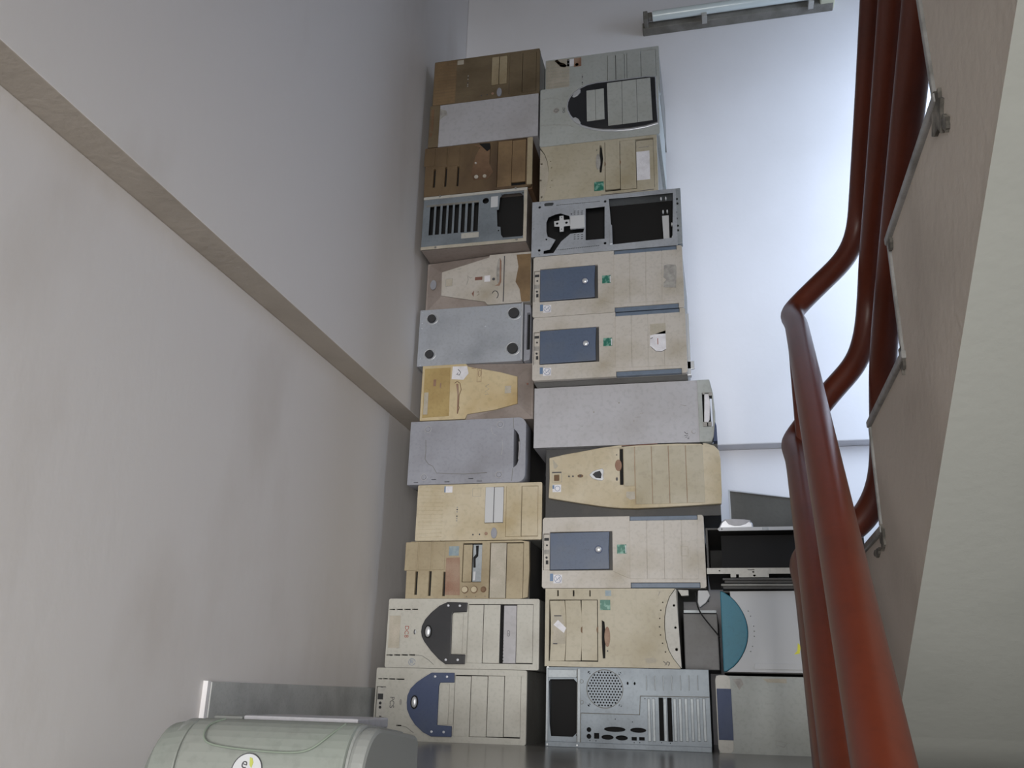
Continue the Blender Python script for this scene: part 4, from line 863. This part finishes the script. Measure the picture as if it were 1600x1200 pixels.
# open black chassis
c = Case('open black chassis with pale metal edges, above the teal ended tower', -0.038, 0.376, 0.345, 0.106, y=2.10, depth=0.31, shell='shell_dark', sy=0.0)
c.sheet('lower_rail', [(0.0, 0.0), (0.05, 0.0), (0.052, -0.0), (c.W, 0.0), (c.W, 0.013), (0.0, 0.013)], [ell(0.028, 0.007, 0.0018, 0.0018, 8), [(0.09, 0.008), (0.105, 0.008), (0.105, 0.0095), (0.09, 0.0095)], ell(0.102, 0.004, 0.0025, 0.002, 8)], -0.003, 0.0, 'beige_grey')
c.sheet('lower_rail_tab', [(0.052, -0.008), (0.064, -0.008), (0.064, -0.001), (0.070, -0.001), (0.070, -0.008), (0.135, -0.008), (0.135, 0.001), (0.052, 0.001)], [ell(0.104, -0.004, 0.003, 0.0022, 8)], -0.0035, -0.001, 'beige_grey')
c.sheet('upper_rail', [(0.032, c.H - .009), (c.W, c.H - .009), (c.W, c.H - .001), (0.032, c.H - .001), (0.028, c.H - .005)], [ell(0.038, c.H - .005, .0015, .0015, 8)], -0.004, 0.0, 'white_plastic', 0.0006)
c.plate('rail_clip', [(0.128, c.H - .008), (0.142, c.H - .008), (0.142, c.H - .002), (0.128, c.H - .002)], 0.0045, 'steel')
bm = bmesh.new(); add_box(bm, 0.035, 0.02, 0.013, 0.34, 0.024, 0.090); bm_obj('inner_tray', bm, 'inner_dark', c.t)
# rounded plastic shell on top
t = thing('plastic_housing', 'small light grey rounded plastic piece on top of the open chassis', 'plastic piece', (-0.008, 2.115, 0.4815))
bm = bmesh.new(); n = 16
prof = [(0.0, 0.0), (0.008, 0.016), (0.016, 0.022), (0.035, 0.0225), (0.055, 0.021), (0.070, 0.019), (0.078, 0.012), (0.079, 0.0)]
prism(bm, prof, 0, 0.06); bm_obj('cap_body', bm, 'silver_plastic', t, 0.003)
bm = bmesh.new(); prism(bm, [(0.016, 0.021), (0.024, 0.010), (0.036, 0.006), (0.05, 0.006), (0.062, 0.010), (0.074, 0.018), (0.06, 0.0205), (0.035, 0.0218)], -0.002, 0.0); bm_obj('cap_groove', bm, 'painted_panel', t, 0.0008)
# leaning side panel
t = thing('side_panel', 'dark grey metal panel with white edge, leaning behind the open chassis', 'metal panel', (0.0, 2.30, 0.4815))
o = None
pp = [(0.025, 0.0), (0.24, 0.0), (0.24, 0.098), (0.025, 0.130)]
bm = bmesh.new(); prism(bm, pp, 0.0, 0.003); defm('panel_grey', (0.10, 0.098, 0.09), 0.55, dirt=(0.075, 0.072, 0.066), amount=0.4, scale=9); bm_obj('panel_sheet', bm, 'panel_grey', t)
bm = bmesh.new(); prism(bm, [(0.021, 0.0), (0.025, 0.0), (0.025, 0.130), (0.021, 0.134)], -0.004, 0.003); prism(bm, [(0.025, 0.130), (0.24, 0.098), (0.24, 0.0995), (0.021, 0.134)], -0.004, 0.003); bm_obj('panel_rim', bm, 'white_plastic', t)
t.rotation_euler = (math.radians(-4), 0, 0)

# dark case in the gap between the second and third columns
t = thing('computer_case', 'dark grey case set back in the gap left of the teal ended tower', 'computer case', (-0.098, 2.17, 0.170))
bm = bmesh.new(); add_box(bm, 0.0, 0.0, 0.0, 0.078, 0.30, 0.125); bm_obj('case_side', bm, 'shell_dark', t, 0.002); M_['gap_side'] = mat('gap_side', (0.13, 0.13, 0.14), 0.5, dirt=(0.09, 0.09, 0.09), amount=0.4, scale=9); t.children[0].data.materials[0] = M_['gap_side']
bm = bmesh.new(); add_box(bm, 0.002, -0.004, 0.126, 0.076, 0.25, 0.132); bm_obj('case_ledge', bm, 'steel', t)
t = thing('bezel_fragment', 'pale angular plastic piece wedged in the gap beside the teal ended tower', 'plastic piece', (-0.078, 2.105, 0.3025))
bm = bmesh.new(); prism(bm, [(0.020, 0.0), (0.034, 0.010), (0.045, 0.026), (0.040, 0.038), (0.018, 0.038), (0.016, 0.012)], 0.0, 0.03); bm_obj('plastic_piece', bm, 'white_plastic', t, 0.002)
t = thing('plastic_clip', 'tiny pale clip at the upper right corner of the lower bowed tower', 'plastic piece', (-0.105, 2.10, 0.3275))
bm = bmesh.new(); prism(bm, [(0, 0.014), (0.024, 0.013), (0.024, 0.001), (0.008, 0.0)], 0.0, 0.02); bm_obj('clip_body', bm, 'beige_grey', t, 0.001)
tag(tube('cable', [(-0.066, 2.10, 0.335), (-0.064, 2.10, 0.305), (-0.055, 2.10, 0.285), (-0.035, 2.105, 0.262), (-0.016, 2.11, 0.238)], 0.0016, 'inner_dark', smooth_path=True), 'thin black cable hanging in the gap beside the teal ended tower', 'cable')

# ------------------------------------------------------------------ fluorescent lamp on the far wall
t = thing('fluorescent_lamp', 'unlit fluorescent tube lamp mounted high on the far wall', 'lamp', (-0.168, YF, 2.160))
L = 0.592
bm = bmesh.new(); prism_x(bm, [(0, 0.004), (-0.030, 0.008), (-0.034, 0.030), (0, 0.034)], 0.0, L); bm_obj('batten', bm, 'fixture_metal', t, 0.002)
tube('glass_tube', [(0.036, -0.058, 0.030), (L - 0.04, -0.058, 0.030)], 0.0165, 'tube_glass', t, res=8)
bm = bmesh.new(); add_box(bm, 0.006, -0.072, 0.010, 0.020, -0.030, 0.044); add_box(bm, 0.020, -0.068, 0.018, 0.034, -0.050, 0.040); bm_obj('lamp_holder', bm, 'fixture_metal', t, 0.002)
bm = bmesh.new(); add_box(bm, L - 0.040, -0.074, 0.010, L + 0.004, -0.0, 0.046); bm_obj('lamp_holder', bm, 'cap_yellowed', t, 0.004)
for xx in (0.19, 0.515):
    bm = bmesh.new(); add_box(bm, xx, -0.062, -0.002, xx + 0.016, -0.028, 0.016); bm_obj('tube_clip', bm, 'beige_grey', t, 0.001)
t = thing('junction_box', 'small wall box with wires above the fluorescent lamp', 'electrical box', (0.157, YF, 2.232))
bm = bmesh.new(); add_box(bm, 0, -0.02, 0, 0.10, 0, 0.12); bm_obj('box_body', bm, 'wall_paint_far', t, 0.002)
tube('wire', [(0.035, -0.024, -0.012), (0.045, -0.026, 0.01), (0.05, -0.022, 0.06)], 0.004, 'rubber', t, smooth_path=True)

# ------------------------------------------------------------------ printer on the step
t = thing('printer', 'pale green grey desktop printer with an oval badge, on the step', 'printer', (-0.745, 1.10, -0.18))
PW, PH = 0.305, 0.245
def pr(poly, y0, y1, m, name, bev=0.003, parent=None):
    bm = bmesh.new(); prism(bm, poly, y0, y1); return bm_obj(name, bm, m, parent or t, bev)
# body is a rounded profile swept along X, thinner towards the top
bm = bmesh.new()
sec = [(0.000, 0.0)] + [(0.06 - 0.06 * math.cos(math.radians(a)), 0.165 + 0.08 * math.sin(math.radians(a)) ** 0.85) for a in range(0, 91, 9)] + [ (0.20, 0.232), (0.215, 0.225), (0.22, 0.0)]
prism_x(bm, [(a + 0.004, b) for a, b in sec], 0.030, PW - 0.02); bm_obj('body', bm, 'printer_side', t, 0.004)
bm = bmesh.new(); prism_x(bm, [(a - 0.002, b + 0.001) for a, b in sec[:12]] + [(0.075, 0.2445), (0.075, 0.0)], 0.052, PW - 0.024); bm_obj('front_cover', bm, 'printer_plastic', t, 0.004)
bm = bmesh.new()
prism_x(bm, [(a + 0.002, b - 0.004) for a, b in sec], PW - 0.022, PW); bm_obj('side_cover', bm, 'printer_side', t, 0.006)
bm = bmesh.new()
vs = []
for x, dz, dy in ((0.0, -0.02, 0.010), (0.012, -0.006, 0.003), (0.050, 0.0, 0.0)):
    vs.append([bm.verts.new((x, a + dy, max(b + dz * (b > .1), 0))) for a, b in sec])
for r0, r1 in zip(vs[:-1], vs[1:]):
    for i in range(len(sec)): bm.faces.new((r0[i], r0[(i + 1) % len(sec)], r1[(i + 1) % len(sec)], r1[i]))
bm.faces.new(vs[0]); bm.faces.new(vs[-1][::-1])
bm_obj('side_cover', bm, 'printer_plastic', t, 0.002)
# recess along the top edge of the cover
tube('cover_seam', [(0.088, 0.050, 0.2455), (0.080, 0.028, 0.242), (0.081, 0.012, 0.232), (0.086, 0.0045, 0.222), (0.10, 0.0012, 0.214), (0.21, 0.0012, 0.209), (0.240, 0.003, 0.214), (0.255, 0.016, 0.234), (0.262, 0.045, 0.2445)], 0.0013, 'groove_green', t, smooth_path=True)
bm = bmesh.new(); add_box(bm, 0.095, 0.085, 0.236, 0.262, 0.20, 0.250); bm_obj('paper_tray', bm, 'painted_panel', t, 0.002)
bm = bmesh.new(); add_box(bm, 0.050, 0.085, 0.236, 0.093, 0.19, 0.2485); bm_obj('rear_cover', bm, 'printer_side', t, 0.002)
# badge
bd = []
for i in range(32):
    a = 2 * math.pi * i / 32; bd.append((0.155 + 0.0205 * math.cos(a), 0.1935 + 0.0205 * math.sin(a)))
bo = pr(bd, -0.0045, 0.0, 'white_plastic', 'badge', 0.0006)
tube('badge_ring', [(p[0], -0.0046, p[1]) for p in bd], 0.0006, 'ink', bo, closed=True)
lettering('lettering', 'e', 0.151, 0.202, 0.018, -0.25, -0.0045, 'ink', bo)
pr([(0.1565, 0.2095), (0.160, 0.2085), (0.1625, 0.2035), (0.161, 0.197), (0.158, 0.2005)], -0.0052, -0.0044, 'olive_leaf', 'badge_leaf', 0, bo)
lettering('lettering', 'WeP', 0.155, 0.1865, 0.013, 0, -0.0045, 'ink', bo)
# the badge follows the curve of the cover
pv = Vector((0.155, 0.0, 0.173))
bo.matrix_local = Matrix.Translation(pv + Vector((0, -0.0022, -0.006))) @ Matrix.Rotation(math.radians(-12), 4, 'X') @ Matrix.Translation(-pv)
